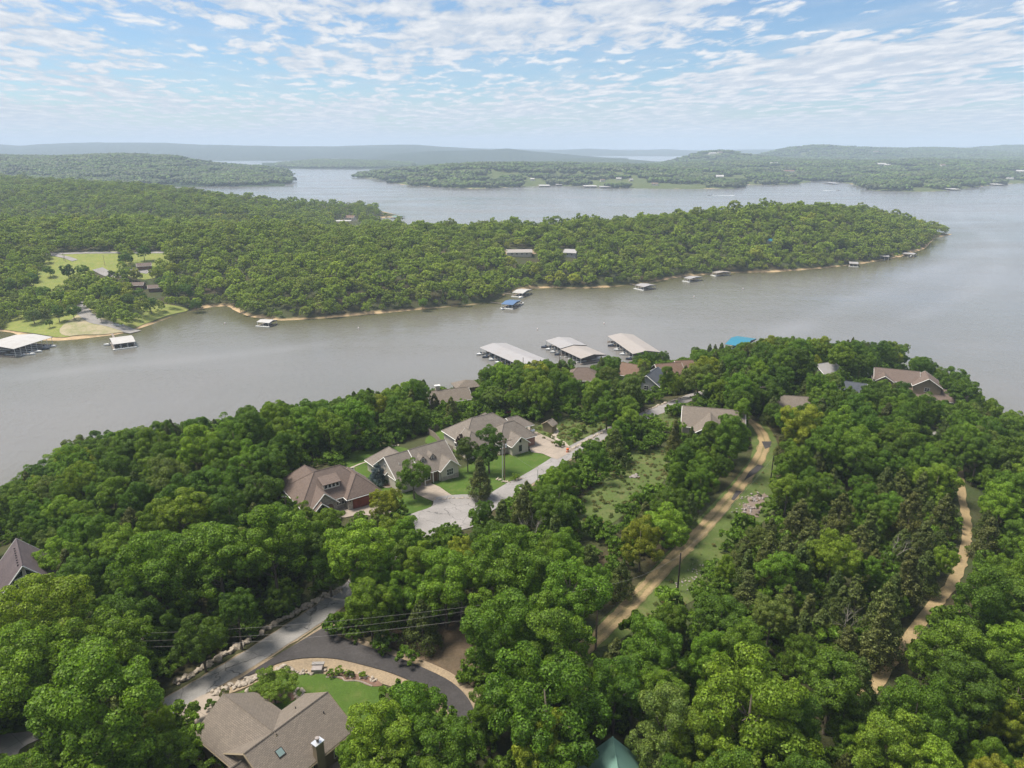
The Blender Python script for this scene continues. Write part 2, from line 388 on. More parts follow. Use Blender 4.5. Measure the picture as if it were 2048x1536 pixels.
# roads
def road_mat(name, c1, c2, crack=0.0, fine=.2, streak=None):
    m, n, l, b = nmat(name); nt = m.node_tree
    f = mrange(nt, nz(nt, .16, 5, .62), .35, .68)
    col = mixc(nt, f, c1, c2)
    col = mixc(nt, 1.0, col, mrange(nt, nz(nt, 3.5, 4, .7), .25, .75, 1 - fine, 1 + fine), 'MULTIPLY')
    if crack:
        vo = n.new('ShaderNodeTexVoronoi'); vo.feature = 'DISTANCE_TO_EDGE'; vo.inputs['Scale'].default_value = .16
        t = n.new('ShaderNodeTexCoord'); ad = n.new('ShaderNodeMix'); ad.data_type = 'VECTOR'
        no = n.new('ShaderNodeTexNoise'); no.inputs['Scale'].default_value = .7; l.new(t.outputs['Object'], no.inputs['Vector'])
        sc = n.new('ShaderNodeVectorMath'); sc.operation = 'MULTIPLY_ADD'; l.new(no.outputs['Color'], sc.inputs[0]); sc.inputs[1].default_value = (2, 2, 0); l.new(t.outputs['Object'], sc.inputs[2])
        l.new(sc.outputs[0], vo.inputs['Vector'])
        col = mixc(nt, mrange(nt, vo.outputs['Distance'], .004, .012, crack, 0), col, (.05, .05, .05))
    l.new(col, b.inputs['Base Color']); b.inputs['Roughness'].default_value = .92; b.inputs['Specular IOR Level'].default_value = .2
    add_bump(nt, b, nz(nt, 9, 3), .25, .03)
    return m
road_mat('old_asphalt', (.27, .255, .24), (.21, .20, .19), .8)
road_mat('chip_road', (.275, .255, .245), (.215, .20, .19), .6)
road_mat('new_asphalt', (.046, .042, .042), (.066, .060, .059), 0, .3)
road_mat('gravel', (.29, .22, .145), (.21, .165, .115), 0, .35)
road_mat('park_sand', (.36, .30, .20), (.22, .22, .10), 0, .3)
road_mat('dirt', (.24, .185, .095), (.16, .14, .06), 0, .35)
road_mat('dirt_rut', (.32, .235, .125), (.25, .185, .10), 0, .3)
road_mat('rubble', (.20, .155, .125), (.135, .105, .085), 0, .35)
road_mat('bare_earth', (.125, .088, .058), (.085, .065, .042), 0, .35)
def grass_mat(name, c1, c2, c3):
    m, n, l, b = nmat(name); nt = m.node_tree
    col = mixc(nt, mrange(nt, nz(nt, .12, 5, .65), .35, .68), c1, c2)
    col = mixc(nt, mrange(nt, nz(nt, .4, 6, .7), .5, .78), col, c3)
    col = mixc(nt, 1.0, col, mrange(nt, nz(nt, 5, 4, .75), .2, .8, .6, 1.4), 'MULTIPLY')
    l.new(col, b.inputs['Base Color']); b.inputs['Roughness'].default_value = .95; b.inputs['Specular IOR Level'].default_value = .1
    add_bump(nt, b, nz(nt, 12, 3), .6, .05)
grass_mat('lawn_grass', (.072, .120, .022), (.052, .094, .017), (.110, .128, .036))
grass_mat('meadow_grass', (.092, .124, .034), (.072, .100, .030), (.150, .140, .062))
grass_mat('park_grass', (.20, .22, .055), (.15, .19, .05), (.30, .25, .11))

# forest floor with a stony shore near the water line
def ground_mat(name, floor1, floor2, shore=True, z0=.1, z1=1.3):
    m, n, l, b = nmat(name); nt = m.node_tree
    col = mixc(nt, mrange(nt, nz(nt, .05, 6, .65), .35, .65), floor1, floor2)
    col = mixc(nt, 1.0, col, mrange(nt, nz(nt, 2.2, 4, .7), .2, .8, .6, 1.4), 'MULTIPLY')
    if shore:
        ge = n.new('ShaderNodeNewGeometry'); s = n.new('ShaderNodeSeparateXYZ'); l.new(ge.outputs['Position'], s.inputs[0])
        z = nmath(nt, 'ADD', s.outputs[2], nmath(nt, 'MULTIPLY', mrange(nt, nz(nt, .016, 4, .6), .3, .7, 1.6, -1.2), 1.0))
        sand = mixc(nt, mrange(nt, nz(nt, .3, 4), .35, .65), (.50, .36, .21), (.38, .27, .16))
        col = mixc(nt, mrange(nt, z, z0, z1, 1, 0), col, sand)
    l.new(col, b.inputs['Base Color']); b.inputs['Roughness'].default_value = .95; b.inputs['Specular IOR Level'].default_value = .1
    add_bump(nt, b, nz(nt, 1.2, 4), .6, .3)
ground_mat('forest_floor', (.062, .050, .028), (.050, .066, .024))
ground_mat('far_floor', (.07, .095, .03), (.10, .115, .04), True, -.6, .2)
def far_mat(name, c1, c2, sc):
    m, n, l, b = nmat(name); nt = m.node_tree
    col = mixc(nt, mrange(nt, nz(nt, .004 * sc, 6, .7), .38, .62), c1, c2)
    col = mixc(nt, 1.0, col, mrange(nt, nz(nt, .07 * sc, 3, .7), .3, .7, .45, 1.5), 'MULTIPLY')
    l.new(col, b.inputs['Base Color']); b.inputs['Roughness'].default_value = 1; b.inputs['Specular IOR Level'].default_value = 0
    add_bump(nt, b, nz(nt, .06 * sc, 4, .7), 1.0, 9)
far_mat('far_forest', (.035, .055, .024), (.05, .07, .03), 1)
far_mat('farther_forest', (.028, .042, .024), (.040, .055, .030), .6)

# turbid lake: greener in the shallows, lanes of wind ripple farther out
m, n, l, b = nmat('lake_water'); nt = m.node_tree
at = n.new('ShaderNodeAttribute'); at.attribute_name = 'shallow'
col = mixc(nt, mrange(nt, nz(nt, .0035, 4, .55), .36, .66), (.150, .147, .136), (.185, .172, .165))
col = mixc(nt, nmath(nt, 'MULTIPLY', at.outputs['Fac'], .9), col, (.085, .080, .034))
sl = n.new('ShaderNodeAttribute'); sl.attribute_name = 'slick'
col = mixc(nt, nmath(nt, 'MULTIPLY', sl.outputs['Fac'], .35), col, (.25, .24, .24))
l.new(col, b.inputs['Base Color']); b.inputs['IOR'].default_value = 1.33; b.inputs['Specular IOR Level'].default_value = .5
lane = mrange(nt, nz(nt, .012, 5, .6, sc=(.35, 1, 1)), .35, .65)
l.new(mrange(nt, lane, 0, 1, .10, .22), b.inputs['Roughness'])
h0 = nz(nt, .11, 3, .65, sc=(1, .45, 1)); h1 = nz(nt, .35, 3, .6, sc=(1, .6, 1)); h2 = nz(nt, 1.3, 2, .6, sc=(1, .7, 1))
hh = nmath(nt, 'ADD', nmath(nt, 'MULTIPLY', h1, 1.0), nmath(nt, 'MULTIPLY', h2, .35))
hh = nmath(nt, 'ADD', hh, nmath(nt, 'MULTIPLY', h0, 1.2))
hh = nmath(nt, 'MULTIPLY', hh, mrange(nt, lane, 0, 1, .4, 1.2))
hh = nmath(nt, 'MULTIPLY', hh, mrange(nt, at.outputs['Fac'], 0, 1, 1, .45))
hh = nmath(nt, 'MULTIPLY', hh, mrange(nt, sl.outputs['Fac'], 0, 1, 1, .45))
add_bump(nt, b, hh, .5, .6)

# ------------------------------------------------------------------ mesh helpers
class MB:
    def __init__(s): s.v = []; s.f = []
    def add(s, vs, fs):
        o = len(s.v); s.v += [tuple(p) for p in vs]; s.f += [tuple(i + o for i in f) for f in fs]; return s
    def box(s, x0, x1, y0, y1, z0, z1):
        return s.add([(x0, y0, z0), (x1, y0, z0), (x1, y1, z0), (x0, y1, z0), (x0, y0, z1), (x1, y0, z1), (x1, y1, z1), (x0, y1, z1)],
                     [(3, 2, 1, 0), (4, 5, 6, 7), (0, 1, 5, 4), (1, 2, 6, 5), (2, 3, 7, 6), (3, 0, 4, 7)])
    def prism(s, poly, z0, z1):
        n = len(poly)
        return s.add([(p[0], p[1], z0) for p in poly] + [(p[0], p[1], z1) for p in poly],
                     [tuple(range(n))[::-1], tuple(range(n, 2 * n))] + [(i, (i + 1) % n, n + (i + 1) % n, n + i) for i in range(n)])
    def slab(s, quad, t):
        """thick sheet: top polygon given, extruded down by t"""
        n = len(quad)
        return s.add(list(quad) + [(p[0], p[1], p[2] - t) for p in quad],
                     [tuple(range(n)), tuple(range(n, 2 * n))[::-1]] + [(i, n + i, n + (i + 1) % n, (i + 1) % n) for i in range(n)])
    def tube(s, path, radii, n=6, cap=True):
        path = [Vector(p) for p in path]; o = len(s.v)
        for i, p in enumerate(path):
            t = (path[min(i + 1, len(path) - 1)] - path[max(i - 1, 0)]).normalized()
            a = t.cross(Vector((0, 0, 1)) if abs(t.z) < .95 else Vector((1, 0, 0))).normalized(); b_ = t.cross(a)
            r = radii[i] if hasattr(radii, '__len__') else radii
            for k in range(n):
                w = 2 * math.pi * k / n
                s.v.append(tuple(p + (a * math.cos(w) + b_ * math.sin(w)) * r))
        for i in range(len(path) - 1):
            for k in range(n):
                s.f.append((o + i * n + k, o + i * n + (k + 1) % n, o + (i + 1) * n + (k + 1) % n, o + (i + 1) * n + k))
        if cap:
            s.f.append(tuple(o + k for k in range(n))[::-1]); e = o + (len(path) - 1) * n; s.f.append(tuple(e + k for k in range(n)))
        return s
    def mesh(s, name, mat, uv=True, smooth=False):
        me = bpy.data.meshes.new(name); me.from_pydata(s.v, [], s.f); me.update()
        bm = bmesh.new(); bm.from_mesh(me); bmesh.ops.recalc_face_normals(bm, faces=bm.faces)
        if uv:
            ul = bm.loops.layers.uv.new('UVMap')
            for f in bm.faces:
                nn = f.normal; a = Vector((-nn.y, nn.x, 0))
                a = a.normalized() if a.length > 1e-3 else Vector((1, 0, 0)); b_ = nn.cross(a)
                for lp in f.loops: lp[ul].uv = (lp.vert.co.dot(a), lp.vert.co.dot(b_))
        bm.to_mesh(me); bm.free()
        if smooth: me.polygons.foreach_set('use_smooth', [True] * len(me.polygons))
        me.materials.append(MATS[mat]); return me
    def build(s, name, mat, parent=None, smooth=False, loc=None):
        return link(name, s.mesh(name, mat, True, smooth), parent, loc)

def link(name, data, parent=None, loc=None, rot=0.0):
    o = bpy.data.objects.new(name, data); COL.objects.link(o)
    if parent is not None: o.parent = parent
    if loc is not None: o.location = loc
    if rot: o.rotation_euler[2] = rot
    return o
def tag(o, label=None, cat=None, group=None, kind=None):
    if label: o['label'] = label
    if cat: o['category'] = cat
    if group: o['group'] = group
    if kind: o['kind'] = kind
    return o
def empty(name, loc=(0, 0, 0), rot=0.0, label=None, cat=None, group=None):
    o = link(name, None, None, loc, rot); o.empty_display_size = .3
    return tag(o, label, cat, group)
def copy_tree(o, parent=None):
    c = o.copy(); COL.objects.link(c); c.parent = parent
    for ch in o.children: copy_tree(ch, c)
    return c

# ------------------------------------------------------------------ where the houses stand (found on the bare ground, then levelled)
PADS = []
def place(px, py, anchor, rotdeg, pad=None, sink=0.0):
    """origin of a house whose local point `anchor` is seen at pixel (px, py)"""
    a = R(rotdeg); c, s = math.cos(a), math.sin(a)
    off = (c * anchor[0] - s * anchor[1], s * anchor[0] + c * anchor[1])
    z = 30.0
    for _ in range(30):
        w = P(px, py, z + anchor[2]); ox, oy = w[0] - off[0], w[1] - off[1]
        z = .5 * z + .5 * (float(hgt(ox, oy)) - sink)
    if pad: PADS.append((ox, oy, z, pad[0], pad[1], pad[2], a))
    return (ox, oy, z, a)
#            pixel          anchor            rot     pad (local centre x, y, radius)
SITE = {
    'h1': place(650, 1390, (0, 0, 6.1), 53.5, (-6, 2, 13)),
    'h2': place(1225, 1475, (0, 0, 6.6), -90, (5, 0, 9)),
    'h3': place(45, 1133, (0, 0, 9.2), -52, (-6, 0, 9)),
    'h4': place(758, 977, (0, 0, 3.1), 36, (-9, 7, 15)),
    'h5': place(768, 915, (0, 0, 6.8), 37.7, (8, 0, 13)),
    'h6': place(1055, 882, (0, 0, 3.0), 34, (-6, 8, 15)),
    'shed': place(1104, 838, (0, 0, 3.2), 55, (0, 0, 5)),
    'h7': place(1368, 812, (0, 0, 6.2), -14, (8, -3, 13)),
    'h8': place(918, 776, (0, 0, 5.6), 20, (-4, 0, 10)),
    'h9': place(1166, 736, (0, 0, 6), 0, (0, 0, 9)),
    'h10': place(1255, 727, (0, 0, 6), -35, (0, 0, 9)),
    'h11': place(1306, 742, (0, 0, 6.5), 60, (0, 0, 8)),
    'h12': place(1336, 727, (0, 0, 6), 15, (0, 0, 8)),
    'h12b': place(1376, 721, (0, 0, 6), 10, (0, 0, 8)),
    'h13': place(1650, 726, (0, 0, 5), 25, (0, 0, 8)),
    'h14': place(1768, 737, (0, 0, 6), -22, (4, 0, 13)),
    'h15': place(1850, 775, (0, 0, 5.6), -25, (4, 0, 12)),
    'h16': place(1700, 764, (0, 0, 5), -30, (0, 0, 7)),
    'h17': place(1588, 793, (0, 0, 5.5), -12, (0, 0, 8)),
}
for ox, oy, oz, lx, ly, rad, a in PADS:
    c, s = math.cos(a), math.sin(a)
    cx_, cy_ = ox + c * lx - s * ly, oy + s * lx + c * ly
    dd = np.hypot(GN.X - cx_, GN.Y - cy_)
    k = 1 - smooth(rad * .8, rad * 1.7, dd)
    GN.Z = GN.Z * (1 - k) + (oz - .12) * k

# ------------------------------------------------------------------ water and land
def grid_mesh(name, g, mat, zmin=-1.2, smooth_=True):
    ny, nx = g.Z.shape
    v = np.stack([g.X, g.Y, g.Z], -1).reshape(-1, 3)
    i = np.arange(nx * ny).reshape(ny, nx)
    q = np.stack([i[:-1, :-1], i[:-1, 1:], i[1:, 1:], i[1:, :-1]], -1).reshape(-1, 4)
    q = q[(v[q, 2] > zmin).any(1)]
    used = np.unique(q); mp = np.zeros(len(v), int); mp[used] = np.arange(len(used))
    return np_mesh(name, v[used], mp[q], mat, smooth_)
def np_mesh(name, v, q, mat, smooth_=False):
    me = bpy.data.meshes.new(name)
    v = np.ascontiguousarray(v, np.float32); q = np.ascontiguousarray(q, np.int32)
    k = q.shape[1]
    me.vertices.add(len(v)); me.vertices.foreach_set('co', v.ravel())
    me.loops.add(q.size); me.loops.foreach_set('vertex_index', q.ravel())
    me.polygons.add(len(q)); me.polygons.foreach_set('loop_start', np.arange(0, q.size, k, dtype=np.int32)); me.polygons.foreach_set('loop_total', np.full(len(q), k, np.int32))
    if smooth_: me.polygons.foreach_set('use_smooth', np.ones(len(q), bool))
    me.update(calc_edges=True); me.materials.append(MATS[mat])
    return me

wx = np.unique(np.concatenate([np.arange(-760, 900, 9.0), np.linspace(-26000, -800, 24), np.linspace(930, 26000, 24)]))
wy = np.unique(np.concatenate([np.arange(190, 700, 6.0), np.arange(700, 1300, 20.0), np.linspace(1350, 26000, 40), np.linspace(-2000, 150, 6)]))
WX, WY = np.meshgrid(wx, wy); ny, nx = WX.shape; ii = np.arange(nx * ny).reshape(ny, nx)
me = np_mesh('lake_water', np.stack([WX, WY, 0 * WX], -1).reshape(-1, 3), np.stack([ii[:-1, :-1], ii[:-1, 1:], ii[1:, 1:], ii[1:, :-1]], -1).reshape(-1, 4), 'lake_water')
dm_ = poly_dist(WX, WY, MID); dn_ = poly_dist(WX, WY, NEAR)
sh = np.maximum(np.exp(-dm_ / 16), np.exp(-dn_ / 12)) + .35 * np.exp(-dm_ / 70)
at_ = me.attributes.new('shallow', 'FLOAT', 'POINT'); at_.data.foreach_set('value', np.clip(sh, 0, 1).astype(np.float32).ravel())
slick = 0 * WX
for ln, wd in (([(1900, 392), (1912, 425), (1940, 452), (1972, 468), (1998, 498), (1994, 540), (1960, 572), (1900, 602), (1820, 640)], 9.0), ([(1560, 668), (1700, 605), (1800, 565), (1880, 535), (1990, 500)], 12.0), ([(1130, 420), (1300, 405), (1420, 392)], 16.0), ([(20, 760), (200, 735), (420, 715), (640, 690)], 7.0)):
    slick = np.maximum(slick, np.exp(-(poly_dist(WX, WY, [P(a, b_)[:2] for a, b_ in smooth_line(ln, 5)], False) / wd) ** 2) * (.6 + .4 * fbm(WX / 40, WY / 40, 3)))
at_ = me.attributes.new('slick', 'FLOAT', 'POINT'); at_.data.foreach_set('value', np.clip(slick, 0, 1).astype(np.float32).ravel())
tag(link('lake_water', me), 'broad grey rippled lake water', None, None, 'structure')
tag(link('ridge_ground', grid_mesh('ridge_ground', GN, 'forest_floor')), 'forest floor of the near wooded ridge', None, None, 'structure')
tag(link('peninsula_ground', grid_mesh('peninsula_ground', GM, 'forest_floor')), 'forest floor of the long wooded peninsula across the water', None, None, 'structure')
tag(link('far_shore_ground', grid_mesh('far_shore_ground', GF, 'far_floor')), 'hilly far shore beyond the open lake', None, None, 'structure')

RIDGE_PTS = []
def far_ridge(name, label, sky, D, dfront, dback, mat, tree=0, nrow=14, rough=.12, pts=False):
    """a range of hills: its crest stands at distance D, the slopes fall to the lake at D - dfront and D + dback"""
    pxs = np.arange(sky[0][0], sky[-1][0] + 1, 6.0)
    pys = np.interp(pxs, [p[0] for p in sky], [p[1] for p in sky])
    rows = []
    for s in np.concatenate([np.linspace(-1, 0, nrow), np.linspace(0, 1, 6)[1:]]):
        r = (pxs - CX) / F_PX / (CP + SP * (CY - 293.0) / F_PX)
        d = D + (s * dfront if s < 0 else s * dback) + 0 * pxs
        x = r * d
        uu_ = (CY - pys) / F_PX
        crest = HC + D * (-SP + CP * uu_) / (CP + SP * uu_) - tree
        crest = np.maximum(crest, 2)
        pr = math.cos(s * math.pi / 2) ** 1.15 if abs(s) < 1 else 0
        z = crest * pr * (1 + (rough * fbm(x / 420 + D, d / 420, 4) * min(1, abs(s) * 3) if abs(s) < 1 else 0)) - (3 if abs(s) >= 1 else 0)
        rows.append(np.stack([x, d, z], -1))
    v = np.array(rows); ny, nx = v.shape[:2]
    i = np.arange(nx * ny).reshape(ny, nx)
    q = np.stack([i[:-1, :-1], i[:-1, 1:], i[1:, 1:], i[1:, :-1]], -1).reshape(-1, 4)
    tag(link(name, np_mesh(name, v.reshape(-1, 3), q, mat, True)), label, None, None, 'structure')
    if pts: RIDGE_PTS.append(v[:nrow + 2])
far_ridge('wooded_hill', 'dark wooded hill on the left shore behind the peninsula', [(-500, 312), (-200, 306), (0, 309), (100, 312), (160, 309), (240, 306), (330, 310), (380, 319), (440, 327), (500, 331), (545, 337), (562, 341)], 3000, 900, 900, 'far_forest', 10, pts=True)
far_ridge('wooded_point', 'low wooded point in front of the blue hills', [(520, 340), (560, 326), (640, 319), (700, 320), (760, 322), (840, 328), (900, 335), (930, 338)], 4600, 800, 900, 'far_forest', 8, pts=True)
far_ridge('blue_hills', 'long blue hazy range of hills on the left horizon', [(-900, 284), (0, 287), (40, 290), (80, 288), (150, 284), (330, 284), (400, 288), (560, 291), (680, 291), (740, 289), (830, 288), (880, 292), (960, 296), (1040, 301), (1110, 305), (1180, 312)], 8600, 2600, 2500, 'farther_forest', 8)
far_ridge('hazy_hills', 'pale hazy hills behind the middle of the lake', [(700, 318), (780, 306), (860, 300), (960, 299), (1015, 295), (1060, 300), (1110, 304), (1180, 311), (1260, 318)], 6400, 1100, 1500, 'farther_forest', 8)
far_ridge('pale_ridge', 'pale ridge low on the horizon right of the middle', [(880, 311), (960, 302), (1020, 298), (1090, 301), (1180, 297), (1260, 301), (1330, 298), (1420, 303), (1500, 300), (1600, 303), (1700, 300), (1800, 306)], 10500, 1600, 2000, 'farther_forest', 0)
far_ridge('wooded_spit', 'low hazy spit of land between two strips of far water', [(1000, 325), (1080, 318), (1180, 314), (1260, 317), (1340, 324)], 5300, 420, 500, 'far_forest', 6)
far_ridge('horizon_hills', 'faint hills on the far horizon', [(-900, 292), (200, 293), (700, 294), (1000, 297), (1150, 300), (1250, 299), (1400, 300), (1600, 297), (1900, 294), (2900, 292)], 14500, 2500, 3000, 'farther_forest', 0)

# ------------------------------------------------------------------ draped sheets: roads, drives, lawns
MEADOWS = []
def drape(name, poly, mat, off, label=None, kind='structure', g=None, parent=None):
    """polygon (world x, y) laid on the ground, cut along the terrain's own grid"""
    g = g or GN
    if mat == 'meadow_grass': MEADOWS.append(poly)
    bm = bmesh.new()
    f = bm.faces.new([bm.verts.new((p[0], p[1], 0)) for p in poly])
    xs = [p[0] for p in poly]; ys = [p[1] for p in poly]
    for axis, lo, hi, o in ((0, min(xs), max(xs), g.x0), (1, min(ys), max(ys), g.y0)):
        k = math.ceil((lo - o) / g.st)
        while o + k * g.st < hi:
            co = [0, 0, 0]; co[axis] = o + k * g.st; no = [0, 0, 0]; no[axis] = 1
            bmesh.ops.bisect_plane(bm, geom=bm.verts[:] + bm.edges[:] + bm.faces[:], plane_co=co, plane_no=no)
            k += 1
    bmesh.ops.triangulate(bm, faces=bm.faces[:])
    bmesh.ops.recalc_face_normals(bm, faces=bm.faces[:])
    co = np.array([v.co[:2] for v in bm.verts]); z = np.maximum(g.h(co[:, 0], co[:, 1]), -0.02) + off
    for v, h in zip(bm.verts, z): v.co.z = h
    for fc in bm.faces:
        if fc.normal.z < 0: fc.normal_flip()
    me = bpy.data.meshes.new(name); bm.to_mesh(me); bm.free(); me.materials.append(MATS[mat])
    o = link(name, me, parent)
    return tag(o, label, None, None, kind if parent is None else None)
def gp(pts): return [G(*p)[:2] for p in pts]
def strip(line, w0, w1=None, jitter=0.0, seed=1):
    """outline of a band of half width w0..w1 along a world polyline"""
    w1 = w0 if w1 is None else w1; n = len(line); Lf, Rt = [], []
    rg = random.Random(seed)
    for i, p in enumerate(line):
        a = line[max(i - 1, 0)]; b_ = line[min(i + 1, n - 1)]
        dx, dy = b_[0] - a[0], b_[1] - a[1]; L = math.hypot(dx, dy) + 1e-9; nx, ny = -dy / L, dx / L
        w_ = w0 + (w1 - w0) * i / (n - 1)
        Lf.append((p[0] + nx * (w_ + rg.uniform(-jitter, jitter)), p[1] + ny * (w_ + rg.uniform(-jitter, jitter))))
        Rt.append((p[0] - nx * (w_ + rg.uniform(-jitter, jitter)), p[1] - ny * (w_ + rg.uniform(-jitter, jitter))))
    return Lf + Rt[::-1]
def offset_line(line, d):
    out = []
    for i, p in enumerate(line):
        a = line[max(i - 1, 0)]; b_ = line[min(i + 1, len(line) - 1)]
        dx, dy = b_[0] - a[0], b_[1] - a[1]; L = math.hypot(dx, dy) + 1e-9
        out.append((p[0] - dy / L * d, p[1] + dx / L * d))
    return out
def resample(line, step):
    out = [line[0]]; acc = 0
    for a, b_ in zip(line, line[1:]):
        L = math.hypot(b_[0] - a[0], b_[1] - a[1]); k = max(1, int(L / step))
        out += [(a[0] + (b_[0] - a[0]) * j / k, a[1] + (b_[1] - a[1]) * j / k) for j in range(1, k + 1)]
    return out

# the ridge road: foreground, cul-de-sac, on past the houses
ROAD = smooth_line(gp([(330, 1420), (385, 1385), (480, 1330), (570, 1272), (640, 1226), (700, 1180), (770, 1120), (830, 1065), (890, 1025)]), 6)
ROAD2 = smooth_line(gp([(925, 1030), (985, 1000), (1060, 955), (1130, 912), (1185, 880), (1260, 845), (1320, 820), (1375, 797), (1425, 782), (1470, 770)]), 6)
drape('road_shoulder', strip(resample(ROAD, 1.2), 2.65, 2.75, .3), 'gravel', .05, 'pale gravel shoulder under the old road')
drape('road', strip(ROAD, 2.35, 2.4, .08), 'old_asphalt', .11, 'cracked grey asphalt road past the near house')
drape('road_shoulder', strip(resample(ROAD2, 1.3), 3.2, 2.9, .45, 3), 'gravel', .05, 'gravel shoulder along the ridge road past the houses')
drape('road', strip(ROAD2, 2.7, 2.6, .1, 5), 'chip_road', .12, 'pale ridge road running past the three lawns')
CUL = gp([(800, 1050), (812, 1034), (862, 1015), (872, 996), (925, 990), (960, 992), (1000, 990), (1030, 985), (1010, 1010), (985, 1022), (965, 1045), (935, 1058), (880, 1070), (830, 1075)])
drape('cul_de_sac', smooth_line(CUL, 4, True), 'chip_road', .17, 'wide pale paved turning area in front of the driveways')
# fresh black asphalt fork
FORK = smooth_line(gp([(655, 1252), (668, 1268), (700, 1283), (760, 1304), (830, 1330), (890, 1358), (925, 1385), (945, 1415), (952, 1450), (945, 1490), (900, 1490), (905, 1450), (893, 1420), (868, 1390), (830, 1368), (780, 1347), (720, 1330), (670, 1319), (620, 1317), (575, 1323), (545, 1333), (505, 1350), (470, 1365)]), 3)
drape('shoulder', smooth_line(gp([(660, 1240), (690, 1268), (740, 1285), (800, 1305), (880, 1335), (930, 1365), (975, 1410), (980, 1500), (890, 1500), (880, 1440), (850, 1405), (800, 1380), (740, 1362), (690, 1356), (600, 1350), (540, 1357), (480, 1380), (440, 1392), (470, 1350), (560, 1310)]), 3), 'gravel', .08, 'tan gravel shoulder edging the black asphalt')
drape('new_road', FORK, 'new_asphalt', .20, 'fresh black asphalt fork curving down to the right')
drape('bare_ground', smooth_line(gp([(780, 1290), (800, 1245), (850, 1225), (935, 1225), (985, 1260), (975, 1330), (960, 1370), (920, 1358), (860, 1330)]), 3, True), 'bare_earth', .045, 'bare brown earth under the trees beside the black asphalt')
# lawns, drives
drape('lawn', smooth_line(gp([(430, 1400), (480, 1385), (560, 1352), (640, 1349), (690, 1353), (740, 1362), (770, 1380), (760, 1420), (740, 1470), (700, 1500), (600, 1530), (520, 1520), (470, 1450)]), 3, True), 'lawn_grass', .12, 'mown green lawn behind the near gabled house')
drape('driveway', smooth_line(gp([(380, 1405), (425, 1385), (440, 1395), (470, 1420), (450, 1470), (395, 1510), (350, 1500), (355, 1440)]), 2, True), 'concrete', .145, 'tan concrete driveway at the near house garage')
drape('lawn', smooth_line(gp([(-60, 1440), (20, 1425), (90, 1430), (110, 1460), (60, 1478), (-60, 1480)]), 3, True), 'lawn_grass', .06, 'strip of lawn at the bottom left corner')
drape('driveway', smooth_line(gp([(-80, 1476), (20, 1468), (75, 1462), (85, 1475), (40, 1500), (20, 1545), (-80, 1560)]), 3, True), 'concrete_grey', .10, 'pale driveway at the bottom left corner')
drape('lawn', smooth_line(gp([(668, 950), (675, 928), (700, 906), (745, 896), (795, 893), (830, 905), (815, 945), (790, 985), (845, 982), (862, 1000), (858, 1018), (815, 1034), (770, 1030), (750, 1000), (735, 975)]), 3, True), 'lawn_grass', .06, 'green lawn between the brown roofed house and its neighbour')
drape('lawn', smooth_line(gp([(862, 972), (880, 948), (930, 935), (960, 915), (1000, 912), (1050, 902), (1090, 905), (1118, 915), (1085, 945), (1040, 968), (985, 992), (930, 996), (895, 992)]), 3, True), 'lawn_grass', .07, 'green front lawn sloping down to the ridge road')
drape('lawn', smooth_line(gp([(850, 885), (870, 862), (905, 850), (915, 880), (935, 900), (900, 905)]), 3, True), 'lawn_grass', .065, 'fenced side lawn between the two grey roofed houses')
drape('lawn', smooth_line(gp([(860, 850), (930, 830), (985, 828), (1000, 838), (920, 852), (880, 860)]), 3, True), 'meadow_grass', .05, 'rough grass behind the board fence')
drape('meadow', smooth_line(gp([(1072, 868), (1080, 850), (1130, 835), (1200, 832), (1250, 838), (1215, 868), (1170, 890), (1140, 905)]), 3, True), 'meadow_grass', .06, 'patchy grass around the little shed')
drape('meadow', smooth_line(gp([(1240, 905), (1330, 895), (1350, 930), (1320, 970), (1270, 1010), (1220, 1050), (1150, 1080), (1100, 1070), (1140, 1020), (1190, 970)]), 3, True), 'meadow_grass', .05, 'grassy clearing between the ridge road and the dirt track')
drape('meadow', smooth_line(gp([(1300, 842), (1355, 800), (1375, 802), (1378, 830), (1350, 860)]), 3, True), 'meadow_grass', .05, 'grass verge by the upper ridge road')
drape('driveway', gp([(1056, 852), (1075, 868), (1135, 893), (1150, 900), (1115, 920), (1085, 908), (1062, 905), (1052, 880)]), 'concrete', .155, 'wide tan concrete driveway of the large hip roofed house')
drape('driveway', gp([(822, 975), (850, 962), (880, 975), (905, 992), (865, 1003), (835, 990)]), 'concrete', .155, 'concrete driveway of the house with two dormers')
drape('patio', gp([(655, 1022), (668, 1000), (712, 1010), (758, 996), (790, 1018), (770, 1035), (720, 1030), (690, 1036), (655, 1034)]), 'concrete', .15, 'tan paved forecourt in front of the red garage door')
drape('path', strip(smooth_line(gp([(1003, 908), (1030, 902), (1050, 896), (1066, 890)]), 5), .6), 'concrete', .13, 'concrete garden path under the brick corner')
drape('path', strip(smooth_line(gp([(862, 962), (872, 950), (874, 942), (866, 936)]), 5), .6), 'concrete', .13, 'curved concrete path to the porch of the dormer house')
drape('path', strip(smooth_line(gp([(1137, 898), (1125, 885), (1108, 875), (1112, 862), (1104, 852)]), 5), .7, .7, .2), 'rock_pale', .12, 'stepping stone path winding up to the little shed')
drape('path', strip(smooth_line(gp([(700, 937), (730, 925), (756, 917)]), 5), .4, .4, .1), 'rock_pale', .12, 'pale stone edging path between two lawns')
